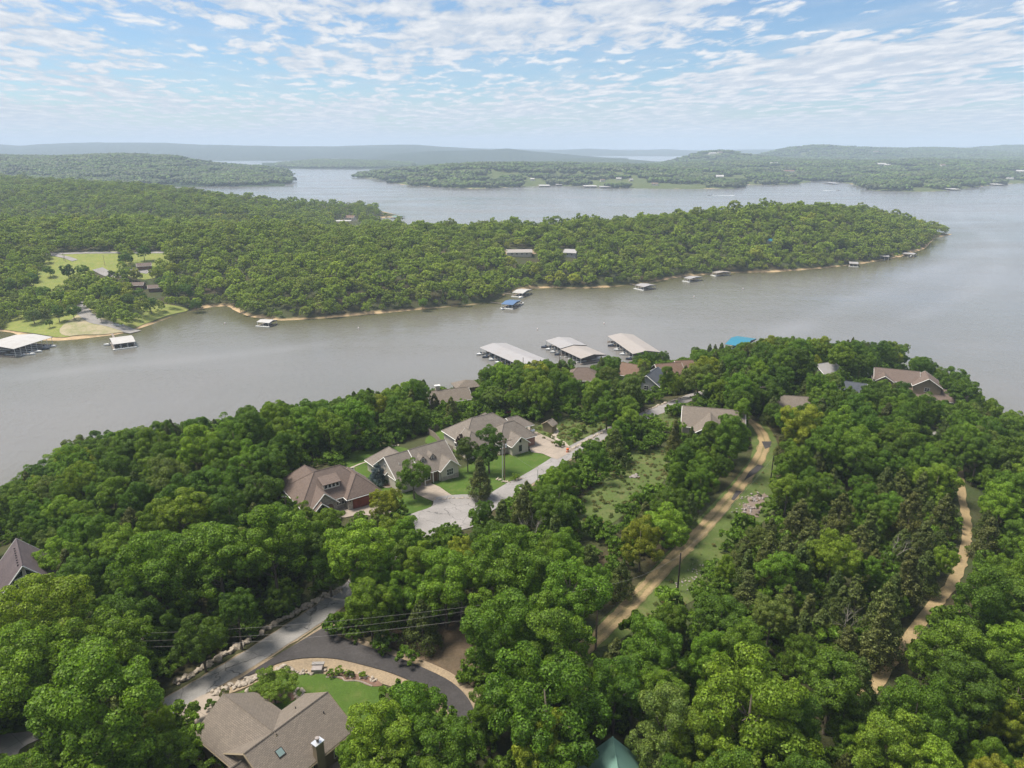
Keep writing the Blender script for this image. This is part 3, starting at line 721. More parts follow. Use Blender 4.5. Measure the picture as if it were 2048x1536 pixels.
# dirt track with two ruts
TRACK = smooth_line(gp([(1130, 1330), (1200, 1268), (1280, 1188), (1362, 1104), (1440, 1020), (1500, 945), (1524, 905), (1528, 880), (1512, 852), (1490, 836)]), 6)
drape('verge', smooth_line(gp([(1165, 1280), (1290, 1155), (1400, 1035), (1480, 945), (1505, 900), (1495, 845), (1530, 848), (1556, 890), (1552, 960), (1575, 985), (1540, 1030), (1480, 1090), (1440, 1165), (1380, 1205), (1300, 1240), (1220, 1290)]), 3, True), 'meadow_grass', .05, 'grassy verge along the dirt track')
drape('dirt_track', strip(resample(TRACK, 1.1), 1.35, 1.6, .3, 9), 'dirt', .10, 'straight orange dirt track with a worn centre')
for dlt in (-.75, .75):
    drape('wheel_rut', strip(resample(offset_line(TRACK, dlt), 1.1), .42, .55, .16, 11), 'dirt_rut', .13, 'pale wheel rut on the %s side of the straight dirt track' % ('right' if dlt < 0 else 'left'))
for i, (poly, lb) in enumerate([([(1523, 884), (1543, 884), (1540, 895), (1530, 899)], 'small dark asphalt patch at the top bend of the track'), ([(1515, 930), (1528, 933), (1512, 948), (1488, 962), (1498, 945)], 'long dark asphalt patch below the top bend'), ([(1472, 982), (1484, 984), (1468, 1002), (1462, 1000)], 'lowest small asphalt patch on the track')]):
    drape('asphalt_patch', gp(poly), 'new_asphalt', .17, lb)
TRACK2 = smooth_line(gp([(1700, 1440), (1775, 1335), (1815, 1280), (1860, 1220), (1908, 1160), (1930, 1100), (1934, 1050), (1925, 1000), (1920, 950), (1905, 905), (1880, 880), (1862, 868), (1848, 855)]), 6)
drape('dirt_track', strip(resample(TRACK2, 1.1), .9, .85, .28, 15), 'dirt_rut', .10, 'curving orange dirt track at the right through dark woods')
drape('gravel_pad', [(p_[0] + .5 * math.sin(k * 2.3), p_[1] + .6 * math.sin(k * 1.7 + 1)) for k, p_ in enumerate(smooth_line(gp([(1478, 1040), (1486, 1015), (1500, 996), (1518, 990), (1532, 988), (1528, 1008), (1518, 1030), (1500, 1042)]), 4, True))], 'rubble', .12, 'grey gravel spread on the verge')
drape('driveway', smooth_line(gp([(1720, 772), (1790, 780), (1850, 790), (1850, 800), (1790, 792), (1720, 784)]), 2, True), 'concrete', .12, 'pale drive below the brown lakeside house')
drape('driveway', smooth_line(gp([(1860, 870), (1880, 862), (1905, 880), (1900, 895), (1870, 885)]), 2, True), 'concrete_grey', .14, 'grey parking pad at the end of the right track')
# park on the far side
PG = dict(g=GM)
drape('park_lawn', smooth_line(gp([(95, 512), (140, 506), (330, 505), (350, 520), (330, 545), (290, 560), (240, 548), (190, 540), (130, 580), (70, 575), (60, 545)]), 3, True), 'park_grass', .25, 'open yellow-green field of the lakeside park', **PG)
drape('park_lawn', smooth_line(gp([(-200, 640), (60, 620), (140, 610), (200, 600), (340, 610), (378, 620), (340, 630), (290, 648), (250, 661), (160, 670), (110, 675), (40, 664), (-60, 650)]), 3, True), 'park_grass', .25, 'grassy shore around the boat ramp', **PG)
drape('park_road', strip(resample(gp([(100, 508), (200, 506), (340, 506), (420, 503)]), 12), 2.6), 'chip_road', .40, 'pale road crossing the top of the park field', **PG)
drape('park_road', strip(smooth_line(gp([(95, 508), (130, 515), (150, 522)]), 5), 2.4), 'chip_road', .5, 'short spur off the park road', **PG)
drape('park_road', strip(smooth_line(gp([(195, 538), (225, 552), (250, 548), (262, 540), (300, 545)]), 5), 4.0), 'chip_road', .42, 'park road curling among the trees', **PG)
drape('boat_ramp', strip(smooth_line(gp([(160, 600), (165, 622), (185, 640), (215, 648), (250, 658), (272, 665)]), 5), 4.0), 'concrete_grey', .42, 'pale boat ramp running down into the lake', **PG)
drape('gravel_lot', smooth_line(gp([(120, 658), (150, 634), (170, 615), (198, 632), (235, 650), (262, 662), (215, 669), (170, 670), (130, 672)]), 3, True), 'park_sand', .33, 'gravel lot beside the boat ramp', **PG)
drape('park_road', strip(smooth_line(gp([(870, 500), (888, 506), (905, 516)]), 4), 3.0), 'gravel', .4, 'short pale clearing track on the peninsula', **PG)
drape('park_road', strip(smooth_line(gp([(1000, 505), (1040, 507), (1075, 503)]), 4), 6.0), 'gravel', .4, 'pale yard around the long white roofed building', **PG)
# ------------------------------------------------------------------ trees
def kites(c, nrm, size, rng, droop=0.0):
    """leaf sprays: one kite of two triangles per row, lying across nrm"""
    n = len(c)
    a = rng.normal(size=(n, 3)); a -= (a * nrm).sum(1, keepdims=True) * nrm; a /= np.linalg.norm(a, axis=1, keepdims=True) + 1e-9
    b = np.cross(nrm, a)
    s = size[:, None]
    asp = rng.uniform(.55, .9, (n, 1))
    bend = nrm * s * rng.uniform(-.35, .1, (n, 1))
    p0 = c - a * s; p1 = c + b * s * asp + bend; p2 = c + a * s; p3 = c - b * s * asp + bend
    v = np.stack([p0, p1, p2, p3], 1).reshape(-1, 3)
    i = np.arange(n)[:, None] * 4
    q = np.concatenate([i + [0, 1, 2], i + [0, 2, 3]], 0)
    return v, q
def unit(v): return v / (np.linalg.norm(v, axis=-1, keepdims=True) + 1e-9)

def oak_crown(name, seed, Rr=5.0, H=14.5, base=4.0, lobes=7, clumps=10, leaves=150, leaf=.24, mat='leaf', spread=1.0, jit=.45):
    rng = np.random.RandomState(seed)
    zc = (base + H) / 2; hz = (H - base) / 2
    C, N, S_ = [], [], []
    for L in range(lobes):
        if L == 0: lc = np.array([0, 0, zc + hz * .35]); lr = Rr * .62
        else:
            w = 2 * math.pi * (L + rng.uniform(-.3, .3)) / (lobes - 1)
            rr = Rr * rng.uniform(.42, .66) * spread; lz = zc + hz * rng.uniform(-.55, .42)
            lc = np.array([rr * math.cos(w), rr * math.sin(w), lz]); lr = Rr * rng.uniform(.34, .5)
        for k in range(clumps):
            d = unit(rng.normal(size=3) + np.array([0, 0, .35]) + (np.array([lc[0], lc[1], 0]) / (Rr + 1e-6)) * .9)
            cc = lc + d * lr * rng.uniform(.55, 1.0) * np.array([1, 1, hz / Rr * 1.0])
            cr = lr * rng.uniform(.26, .46)
            m = int(leaves * (cr / (Rr * .22)) ** 2 * rng.uniform(.8, 1.1)) + 6
            dd = unit(rng.normal(size=(m, 3)) + d * .75 + np.array([0, 0, .25]))
            rad = cr * rng.uniform(.72, 1.1, (m, 1)) ** .8
            C.append(cc + dd * rad * np.array([1, 1, .8])); N.append(unit(dd + rng.normal(size=(m, 3)) * jit)); S_.append(leaf * rng.uniform(.6, 1.35, m))
    v, q = kites(np.concatenate(C), np.concatenate(N), np.concatenate(S_), rng)
    return np_mesh(name, v, q, mat)
def cedar_crown(name, seed, Rr=2.6, H=10.0, base=.6, clumps=110, leaves=55, leaf=.17, fat=1.0, mat='needle'):
    rng = np.random.RandomState(seed); C, N, S_ = [], [], []
    wob = rng.uniform(0, 6.28, 3)
    for k in range(clumps):
        t = rng.uniform(0, 1) ** 1.15
        w = rng.uniform(0, 2 * math.pi)
        prof = (1 - t) ** .72 * (.75 + .25 * min(1, t * 7)) * (1 + .16 * math.sin(3 * w + wob[0]) + .14 * math.sin(9 * t + wob[1]))
        r = Rr * prof * fat * rng.uniform(.55, 1.0)
        cc = np.array([r * math.cos(w), r * math.sin(w), base + (H - base) * t])
        cr = (.30 + .55 * (1 - t)) * Rr * .42
        d = np.array([math.cos(w), math.sin(w), .45])
        m = int(leaves * rng.uniform(.7, 1.2))
        dd = unit(rng.normal(size=(m, 3)) + d * .9)
        C.append(cc + dd * cr * rng.uniform(.5, 1.1, (m, 1)) * np.array([1, 1, 1.15])); N.append(unit(dd + rng.normal(size=(m, 3)) * .55)); S_.append(leaf * rng.uniform(.6, 1.4, m))
    v, q = kites(np.concatenate(C), np.concatenate(N), np.concatenate(S_), rng)
    return np_mesh(name, v, q, mat)
def trunk_mesh(name, seed, H=9.0, r=.26, limbs=5, mat='bark', reach=3.0, zlow=.35):
    rg = random.Random(seed); b = MB()
    top = [(0, 0, -.6), (0, 0, 0), (rg.uniform(-.2, .2), rg.uniform(-.2, .2), H * .45), (rg.uniform(-.5, .5), rg.uniform(-.5, .5), H)]
    b.tube(top, [r * 1.35, r * 1.1, r * .75, r * .2], 7)
    for k in range(limbs):
        w = 2 * math.pi * (k + rg.uniform(-.3, .3)) / limbs; z = H * rg.uniform(zlow, .8)
        e = reach * rg.uniform(.7, 1.1)
        b.tube([(0, 0, z), (math.cos(w) * e * .5, math.sin(w) * e * .5, z + e * .45), (math.cos(w) * e, math.sin(w) * e, z + e * .8)], [r * .45, r * .28, r * .1], 5)
    return b.mesh(name, mat, True, True)
def bare_tree(name, seed, H=9.0, r=.18, mat='pale_bark'):
    rg = random.Random(seed); b = MB()
    def grow(p, d, L, r_, n):
        q_ = p + d * L; mid = p + d * L * .5 + Vector((rg.uniform(-1, 1), rg.uniform(-1, 1), 0)) * L * .07
        b.tube([p, mid, q_], [r_, r_ * .8, r_ * .55], 5 if n > 1 else 4, cap=False)
        if n == 0: return
        for k in range(rg.choice((2, 3, 3))):
            e = (d + Vector((rg.uniform(-1, 1), rg.uniform(-1, 1), rg.uniform(-.25, .55))) * .85).normalized()
            grow(q_ if k < 2 else mid, e, L * rg.uniform(.55, .8), r_ * .55, n - 1)
    grow(Vector((0, 0, -.4)), Vector((.05, 0, 1)), H * .38, r, 4)
    return b.mesh(name, mat, True, True)

OAKS = [oak_crown('crown', 100 + i, 5.0, [14.5, 13.5, 15.5, 14, 13, 15, 14.2, 12.8][i], [4.2, 3.2, 5, 3.6, 2.6, 4.4, 3, 3.4][i], [10, 11, 9, 12, 10, 11, 9, 12][i], [13, 12, 14, 11, 13, 12, 15, 11][i], 430, .122, spread=[1, 1.1, .9, 1.15, 1, 1.05, .95, 1.1][i]) for i in range(8)]
CEDARS = [cedar_crown('crown', 200 + i, 2.6, [10, 11, 9, 8.5][i], .5, 130, 95, .115, [1, .85, 1.15, 1.3][i]) for i in range(4)]
OAK_TRUNKS = [trunk_mesh('trunk', 300 + i, 10, .27, 6) for i in range(3)]
CEDAR_TRUNKS = [trunk_mesh('trunk', 320 + i, 8, .16, 0) for i in range(2)]
BARES = [bare_tree('branches', 340 + i) for i in range(3)]
SPRUCE = cedar_crown('crown', 250, 2.3, 6.2, .3, 190, 45, .13, 1.15)
BUSH = [oak_crown('foliage', 260 + i, 1.0, 1.5, .1, 5, 6, 60, .09) for i in range(3)]
# simpler crowns for woods farther off
def with_trunk(me, H, r):
    return me
MID_OAKS = [oak_crown('wood_crown', 400 + i, 5.0, [13, 12, 14, 12.5, 11.5][i], [2.2, 1.6, 3, 2, 1.4][i], 9, 8, 60, .36, 'far_leaf', 1.1, .42) for i in range(5)]
MID_CEDARS = [cedar_crown('wood_crown', 420 + i, 2.6, 9, .3, 40, 16, .42, 1.1, 'far_leaf') for i in range(2)]
def patch_mesh(seed, n=46, w=62.0):
    rng = np.random.RandomState(seed)
    bm = bmesh.new(); bmesh.ops.create_icosphere(bm, subdivisions=2, radius=1)
    bv = np.array([v.co[:] for v in bm.verts]); bf = np.array([[v.index for v in f.verts] for f in bm.faces]); bm.free()
    V, Fc = [], []
    for k in range(n):
        x, y = rng.uniform(-w / 2, w / 2, 2); r = rng.uniform(3.4, 6.4); h = rng.uniform(8, 13)
        s = 1 + .26 * rng.normal(size=(len(bv), 1))
        v = bv * s * np.array([r, r, r * .8]) + np.array([x, y, h - r * .8])
        V.append(v); Fc.append(bf + k * len(bv))
    return np_mesh('wood_patch', np.concatenate(V), np.concatenate(Fc), 'far_leaf')
PATCHES = [patch_mesh(500 + i) for i in range(4)]

def scatter(name, label, pts, rot, scl, idx, tint, meshes, group_label=None):
    """one mass of trees: the meshes repeated on the given points"""
    me = bpy.data.meshes.new(name); me.vertices.add(len(pts)); me.vertices.foreach_set('co', np.ascontiguousarray(pts, np.float32).ravel())
    for nm, ty, dat in (('rot', 'FLOAT', rot), ('idx', 'INT', idx)):
        a = me.attributes.new(nm, ty, 'POINT'); a.data.foreach_set('value', np.ascontiguousarray(dat, np.int32 if ty == 'INT' else np.float32))
    a = me.attributes.new('scl', 'FLOAT_VECTOR', 'POINT'); a.data.foreach_set('vector', np.ascontiguousarray(scl, np.float32).ravel())
    a = me.attributes.new('tint', 'FLOAT_COLOR', 'POINT'); a.data.foreach_set('color', np.ascontiguousarray(np.c_[tint, np.ones(len(tint))], np.float32).ravel())
    o = link(name, me)
    src = bpy.data.collections.new(name + '_kinds')
    for k, m_ in enumerate(meshes):
        src.objects.link(bpy.data.objects.new('%s_kind_%02d' % (name, k), m_))
    ng = bpy.data.node_groups.new(name, 'GeometryNodeTree')
    ng.interface.new_socket('Geometry', in_out='INPUT', socket_type='NodeSocketGeometry'); ng.interface.new_socket('Geometry', in_out='OUTPUT', socket_type='NodeSocketGeometry')
    n, l = ng.nodes, ng.links
    gi, go = n.new('NodeGroupInput'), n.new('NodeGroupOutput')
    ci = n.new('GeometryNodeCollectionInfo'); ci.inputs['Collection'].default_value = src; ci.inputs['Separate Children'].default_value = True; ci.inputs['Reset Children'].default_value = True
    ip = n.new('GeometryNodeInstanceOnPoints'); ip.inputs['Pick Instance'].default_value = True
    def at(nm, ty):
        a_ = n.new('GeometryNodeInputNamedAttribute'); a_.data_type = ty; a_.inputs['Name'].default_value = nm; return a_.outputs['Attribute']
    cb = n.new('ShaderNodeCombineXYZ'); l.new(at('rot', 'FLOAT'), cb.inputs[2])
    l.new(gi.outputs[0], ip.inputs['Points']); l.new(ci.outputs[0], ip.inputs['Instance']); l.new(at('idx', 'INT'), ip.inputs['Instance Index'])
    l.new(cb.outputs[0], ip.inputs['Rotation']); l.new(at('scl', 'FLOAT_VECTOR'), ip.inputs['Scale']); l.new(ip.outputs[0], go.inputs[0])
    md = o.modifiers.new('trees', 'NODES'); md.node_group = ng
    return tag(o, label, None, None, 'stuff')

# --- regions of the photograph where no crown may stand in the way (roads, roofs, lawns, water)
KEEP = [
    [(340, 1392), (655, 1193), (690, 1230), (400, 1402), (372, 1412)],
    [(392, 1460), (398, 1400), (650, 1248), (700, 1272), (760, 1296), (905, 1350), (945, 1395), (942, 1440), (905, 1415), (850, 1372), (790, 1350), (752, 1362), (735, 1385), (712, 1430), (705, 1470), (660, 1500), (650, 1540), (480, 1540), (430, 1530), (385, 1475)],
    [(860, 1300), (880, 1262), (925, 1258), (935, 1290), (928, 1340), (890, 1330)],
    [(655, 1034), (640, 1020), (600, 1010), (582, 1000), (580, 955), (608, 928), (680, 926), (700, 903), (790, 890), (825, 872), (860, 862), (905, 848), (960, 832), (1060, 838), (1090, 846), (1100, 836), (1130, 836), (1210, 842), (1215, 856), (1170, 885), (1135, 910), (1078, 945), (1040, 965), (985, 1000), (960, 1035), (930, 1050), (850, 1050), (815, 1030), (770, 1030), (745, 1022), (690, 1036)],
    [(1285, 836), (1300, 815), (1365, 793), (1368, 806), (1330, 822), (1295, 836)],
    [(1360, 850), (1362, 812), (1370, 808), (1455, 828), (1440, 842), (1395, 848)],
    [(1175, 1268), (1330, 1118), (1440, 998), (1495, 925), (1508, 885), (1500, 842), (1526, 848), (1550, 890), (1548, 960), (1540, 1000), (1525, 1045), (1480, 1060), (1425, 1140), (1390, 1185), (1345, 1190), (1240, 1260), (1200, 1275)],
    [(1763, 1342), (1828, 1240), (1898, 1163), (1918, 1098), (1916, 1000), (1910, 945), (1932, 945), (1938, 1000), (1948, 1080), (1930, 1166), (1852, 1248), (1785, 1345)],
    [(1252, 902), (1335, 895), (1332, 950), (1270, 1000), (1222, 1058), (1140, 1062), (1160, 992), (1230, 950)],
    [(-20, 1185), (-20, 1080), (35, 1078), (96, 1140), (62, 1165), (0, 1182)],
    [(1162, 1540), (1225, 1472), (1288, 1540)],
    [(-20, 1448), (75, 1440), (78, 1470), (25, 1495), (-20, 1530)],
    [(862, 786), (925, 762), (957, 764), (940, 786), (895, 790)], [(1146, 750), (1152, 737), (1184, 736), (1188, 750)], [(1240, 736), (1256, 729), (1275, 738)], [(1296, 762), (1302, 745), (1322, 745), (1310, 762)],
    [(1335, 731), (1345, 726), (1382, 722), (1380, 727)], [(1634, 740), (1652, 725), (1668, 728), (1662, 745)], [(1738, 748), (1764, 738), (1822, 740), (1832, 758), (1810, 764), (1745, 752)], [(1830, 780), (1850, 774), (1900, 800)],
    [(1688, 770), (1700, 760), (1718, 776)], [(1565, 800), (1582, 790), (1618, 802)], [(1848, 868), (1860, 858), (1885, 875), (1880, 888)],
    [(296, 1345), (285, 1280), (305, 1270), (312, 1345)],
]
KEEP_TRACK2 = KEEP[7]
KEEP.append([(a, b_ - 6) for a, b_ in CANOPY] + [(2600, 300), (-500, 300)])
KEEP_MID = [
    [(a, b_ + 1) for a, b_ in MID_FRONT] + [(1960, 700), (-900, 760)],
    [(90, 510), (120, 500), (238, 499), (240, 548), (200, 545), (135, 528)], [(255, 500), (335, 500), (280, 548), (262, 545)], [(60, 575), (75, 540), (100, 525), (130, 550), (122, 582)], [(0, 668), (0, 640), (60, 640), (160, 622), (150, 660), (60, 678)], [(255, 645), (300, 625), (345, 612), (380, 618), (340, 636), (280, 660)], [(190, 538), (215, 545), (240, 555), (195, 548)],
    [(160, 605), (170, 605), (175, 625), (195, 640), (270, 660), (250, 672), (120, 678), (100, 660), (150, 650), (165, 635)], [(270, 640), (330, 625), (370, 622), (330, 640), (280, 655)], [(80, 560), (100, 535), (125, 560), (120, 580)],
    [(1002, 513), (1002, 494), (1072, 493), (1072, 513)], [(1124, 513), (1124, 496), (1156, 496), (1156, 513)], [(870, 500), (885, 500), (908, 517), (898, 518)], [(1534, 480), (1536, 474), (1550, 474), (1550, 480)],
    [(265, 552), (268, 525), (305, 525), (305, 552)], [(255, 588), (255, 562), (330, 562), (330, 588)],
    [(662, 447), (664, 438), (722, 438), (722, 447)], [(744, 441), (744, 436), (800, 432), (800, 437)],
]
MID_TOP = [(-900, 340), (-300, 338), (0, 348), (150, 357), (300, 368), (420, 380), (540, 393), (640, 399), (740, 405), (792, 424), (805, 440), (860, 438), (960, 432), (1100, 427), (1300, 420), (1450, 410), (1600, 398), (1740, 399), (1820, 414), (1880, 436), (1915, 462), (1960, 500), (1960, 300), (-900, 300)]
KEEP_MID.append(MID_TOP)

def crown_hits(x, y, z, Rr, H, keeps, fac=.82):
    """does a crown of radius Rr and height H at (x, y, z) cover one of the kept-clear regions?"""
    pts = []
    for k in range(8):
        w_ = k * math.pi / 4
        px, py = Q(x, y, z + H * .62)
        f = CP * y - SP * (z + H * .62 - HC)
        pts.append((px + F_PX * Rr * fac / f * math.cos(w_), py + F_PX * H * .38 * fac / f * math.sin(w_)))
    pts.append(Q(x, y, z + H * .62)); pts.append(Q(x, y, z + H * .98)); pts.append(Q(x, y, z)); pts.append(Q(x, y, z + .15 * H))
    a = np.array([p[0] for p in pts]); b_ = np.array([p[1] for p in pts])
    cx_, cy_ = pts[8]; rx, ry = F_PX * Rr * fac / f, F_PX * H * .38 * fac / f
    for kp in keeps:
        if in_poly(a, b_, kp).any(): return True
        k_ = KEEP_V.setdefault(id(kp), np.array(dense_ring(kp)))
        if ((((k_[:, 0] - cx_) / rx) ** 2 + ((k_[:, 1] - cy_) / ry) ** 2) < .9).any(): return True
    return False
KEEP_V = {}
def dense_ring(kp, step=6):
    out = []
    for (x1, y1), (x2, y2) in zip(kp, kp[1:] + kp[:1]):
        if max(abs(x1), abs(x2)) > 2400 or min(x1, x2) < -400: continue
        n_ = max(1, int(math.hypot(x2 - x1, y2 - y1) / step)); out += [(x1 + (x2 - x1) * i / n_, y1 + (y2 - y1) * i / n_) for i in range(n_)]
    return out or [(-9999, -9999)]

TINTS = {'dark green': (.076, .142, .017), 'deep green': (.094, .170, .019), 'mid green': (.116, .200, .022), 'bright green': (.154, .238, .026), 'yellow green': (.208, .252, .030), 'grey green': (.128, .180, .044),
         'olive brown': (.092, .114, .032), 'dusky green': (.082, .118, .028)}
TREES = []      # x, y, z, R, H, kind, colour, special label
rng = np.random.RandomState(42)
def add_tree(px, py, Rr, kind, colour, label=None, Hs=1.0):
    H = {'oak': 2.35 * Rr + 3.0, 'cedar': 3.4 * Rr, 'spruce': 2.7 * Rr, 'bare': 2.2 * Rr + 2}[kind] * Hs
    x, y, z = G(px, py, H * .58)
    z = float(hgt(x, y))
    if (px, py) not in IN_FRONT and crown_hits(x, y, z, Rr, H, KEEP, .92):
        if Rr > 1.7: add_tree(px, py, Rr * .92, kind, colour, label, Hs)
        return
    TREES.append([x, y, z, Rr, H, kind, colour, label])
IN_FRONT = {(826, 945), (755, 945), (960, 950), (978, 893), (935, 905), (924, 890), (770, 1005), (547, 1372), (968, 1020), (1005, 1035), (1045, 1020), (610, 1025), (655, 1055)}
# trees one can pick out in the photograph (pixel of the crown's middle)
for a in [
    (205, 1425, 8.2, 'oak', 'mid green', 'huge spreading tree at the bottom left beside the near house'), (60, 1500, 5.0, 'oak', 'deep green', None),
    (820, 1450, 6.3, 'oak', 'mid green', 'bushy tree between the lawn of the near house and the black asphalt'), (770, 1500, 4.6, 'oak', 'bright green', None), (730, 1525, 4.2, 'oak', 'mid green', None), (880, 1500, 5, 'oak', 'deep green', None),
    (1080, 1500, 3.6, 'oak', 'yellow green', 'small vivid yellow-green tree left of the green metal roof'),
    (1375, 1480, 3.0, 'oak', 'bright green', 'slim pale-topped tree right of the green metal roof'), (1400, 1505, 3.4, 'oak', 'bright green', None),
    (547, 1372, 2.9, 'oak', 'bright green', 'round bright topped ornamental tree in the near lawn', .55),
    (1105, 1310, 7.6, 'oak', 'mid green', 'very large round tree at the lower end of the straight dirt track'), (1010, 1290, 6.0, 'oak', 'deep green', None), (1310, 1300, 7.0, 'oak', 'deep green', 'big dark tree just right of the dirt track foot'),
    (985, 1420, 5.2, 'oak', 'mid green', None), (1100, 1410, 6.6, 'oak', 'deep green', None), (1230, 1380, 6.2, 'oak', 'dark green', None),
    (1500, 1420, 6.4, 'oak', 'bright green', 'tall light green tree in the bottom right woods'), (1330, 1460, 4.2, 'oak', 'grey green', None),
    (715, 1130, 5.6, 'oak', 'bright green', 'tall bright green tree right of the grey road bend'), (740, 1215, 4.8, 'oak', 'mid green', None), (890, 1160, 7.4, 'oak', 'mid green', 'broad domed tree above the bare brown earth'), (1030, 1130, 6.2, 'oak', 'deep green', None), (1140, 1180, 5.4, 'oak', 'mid green', None),
    (812, 1085, 3.6, 'oak', 'mid green', None), (775, 1115, 3.8, 'oak', 'deep green', None), (745, 1150, 3.8, 'oak', 'mid green', None), (850, 1072, 3.0, 'oak', 'deep green', None), (785, 1078, 3.2, 'oak', 'bright green', None), (545, 1110, 6.2, 'oak', 'mid green', None), (440, 1130, 6.4, 'oak', 'mid green', None), (320, 1150, 6.6, 'oak', 'mid green', None), (250, 1235, 6.4, 'oak', 'dark green', None), (100, 1250, 6.4, 'oak', 'bright green', None), (130, 1205, 3.2, 'oak', 'yellow green', 'yellow-tinged tree below the plum roofed house'), (60, 1330, 6.2, 'oak', 'mid green', None), (200, 1305, 5.6, 'oak', 'mid green', 'mid green tree in front of the pole with three wires'), (475, 1235, 6, 'oak', 'dark green', None), (400, 1270, 5.4, 'oak', 'dark green', None), (560, 1200, 5, 'oak', 'dark green', None),
    (826, 945, 3.5, 'oak', 'deep green', 'round dark tree in the front yard of the dormer house'), (755, 945, 1.9, 'spruce', 'blue', 'small blue spruce at the white gable wall'), (960, 950, 3.0, 'cedar', 'olive brown', 'wide brownish cedar beside the tall double pole'),
    (978, 893, 4.0, 'oak', 'dark green', 'dark broadleaf tree hiding the front of the large hip roofed house'), (935, 905, 2.6, 'oak', 'dusky green', 'dusky tree between the two grey roofed houses'), (924, 890, 1.7, 'oak', 'plum', 'purple-leaved plum tree by the cream wall'),
    (770, 1005, 3.0, 'oak', 'yellow green', 'loose yellow-green tree in front of the red garage'), (725, 1050, 3.4, 'oak', 'bright green', None), (655, 1055, 3.6, 'oak', 'mid green', None), (610, 1025, 2.2, 'oak', 'bright green', 'low bright green tree at the entry of the brown roofed house'),
    (968, 1020, 1.7, 'oak', 'dark green', 'slim dark tree on the edge of the turning area'), (1005, 1035, 2.6, 'cedar', 'dusky green', None), (1045, 1020, 2.8, 'cedar', 'olive brown', None), (1090, 1000, 2.8, 'oak', 'mid green', None),
    (1160, 970, 3.4, 'cedar', 'olive brown', None), (1130, 955, 3.0, 'oak', 'mid green', None), (1200, 930, 3.6, 'oak', 'deep green', None), (1240, 900, 4.0, 'oak', 'mid green', None),
    (1605, 865, 5.2, 'oak', 'yellow green', 'large yellow-topped tree right of the top bend of the track'), (1575, 980, 3.8, 'oak', 'bright green', 'rounded pale tree beside the upper black pole'), (1450, 1150, 3.6, 'oak', 'bright green', 'upright bright tree beside the lower black pole'),
    (1810, 700, 3.6, 'oak', 'bright green', 'tallest pale tree on the tip of the near ridge'), (1632, 725, 3.0, 'oak', 'yellow green', 'yellow tree by the small pale roof near the shore'),
    (1085, 800, 4.6, 'oak', 'bright green', None), (1030, 800, 4.6, 'oak', 'mid green', None), (960, 800, 4.6, 'oak', 'mid green', None), (1175, 810, 4.0, 'oak', 'mid green', None), (1395, 790, 4.4, 'oak', 'dark green', None),
    (920, 1205, 3.6, 'bare', '', 'pale dead tree leaning over the bare brown earth'), (720, 1180, 3.2, 'bare', '', 'leafless twiggy tree right of the road bend'), (1065, 1060, 3.0, 'bare', '', 'grey leafless bush below the turning area'), (1790, 1100, 2.8, 'bare', '', 'forked dead tree among the dark cedars'), (1690, 1105, 2.4, 'bare', '', 'small grey snag among the dark cedars'), (1705, 1250, 2.6, 'bare', '', 'pale bare tree low in the cedar wood'), (1240, 765, 2.4, 'bare', '', 'bare brown tree near the lakeside roofs'),
]:
    add_tree(*a)
CEDAR_ZONE = [(1470, 1010), (1590, 930), (1800, 930), (1900, 990), (1895, 1120), (1800, 1260), (1720, 1330), (1560, 1290), (1480, 1180)]
# fill the ridge
cell = {}
def near_ok(x, y, Rr, k=.80):
    i, j = int(x // 8), int(y // 8)
    for a in range(i - 2, i + 3):
        for b_ in range(j - 2, j + 3):
            for t in cell.get((a, b_), ()):
                if (t[0] - x) ** 2 + (t[1] - y) ** 2 < ((t[3] + Rr) * k) ** 2: return False
    return True
for t in TREES: cell.setdefault((int(t[0] // 8), int(t[1] // 8)), []).append(t)
SITE_XY = [(s_[0], s_[1]) for s_ in SITE.values()]
cand = rng.uniform((-330, 6), (330, 400), (30000, 2))
okland = in_poly(cand[:, 0], cand[:, 1], NEAR)
zc_ = hgt(cand[:, 0], cand[:, 1])
pxc, pyc = Q(cand[:, 0], cand[:, 1], zc_ + 8)
inview = (pxc > -900) & (pxc < 2950) & (pyc < 3200)
big = vnoise(cand[:, 0] / 45, cand[:, 1] / 45)
colz = vnoise(cand[:, 0] / 30 + 50, cand[:, 1] / 30)
ced = in_poly(pxc, pyc, CEDAR_ZONE)
for k in np.nonzero(okland & inview)[0]:
    x, y = cand[k]; z = zc_[k]
    c_p = .62 if ced[k] else .10
    if rng.rand() < c_p: kind, Rr = 'cedar', rng.uniform(1.7, 3.0)
    else: kind, Rr = 'oak', np.clip(rng.normal(3.75 + .7 * big[k], .85), 2.0, 6.0) * (.8 if ced[k] else 1) * (.86 if y < 100 else 1)
    H = (2.35 * Rr + 3.0) * rng.uniform(.88, 1.14) if kind == 'oak' else 3.4 * Rr * rng.uniform(.85, 1.2)
    if not near_ok(x, y, Rr, .64 if kind == 'oak' else .60): continue
    if crown_hits(x, y, z, Rr, H, KEEP, .95): continue
    u = rng.rand() + .22 * colz[k]
    if kind == 'cedar': colr = 'olive brown' if u < .5 else 'dusky green'
    else: colr = 'dark green' if u < .20 else 'deep green' if u < .45 else 'mid green' if u < .78 else 'grey green' if u < .85 else 'bright green' if u < 1.02 else 'yellow green'
    t = [x, y, z, Rr, H, kind, colr, None]
    TREES.append(t); cell.setdefault((int(x // 8), int(y // 8)), []).append(t)
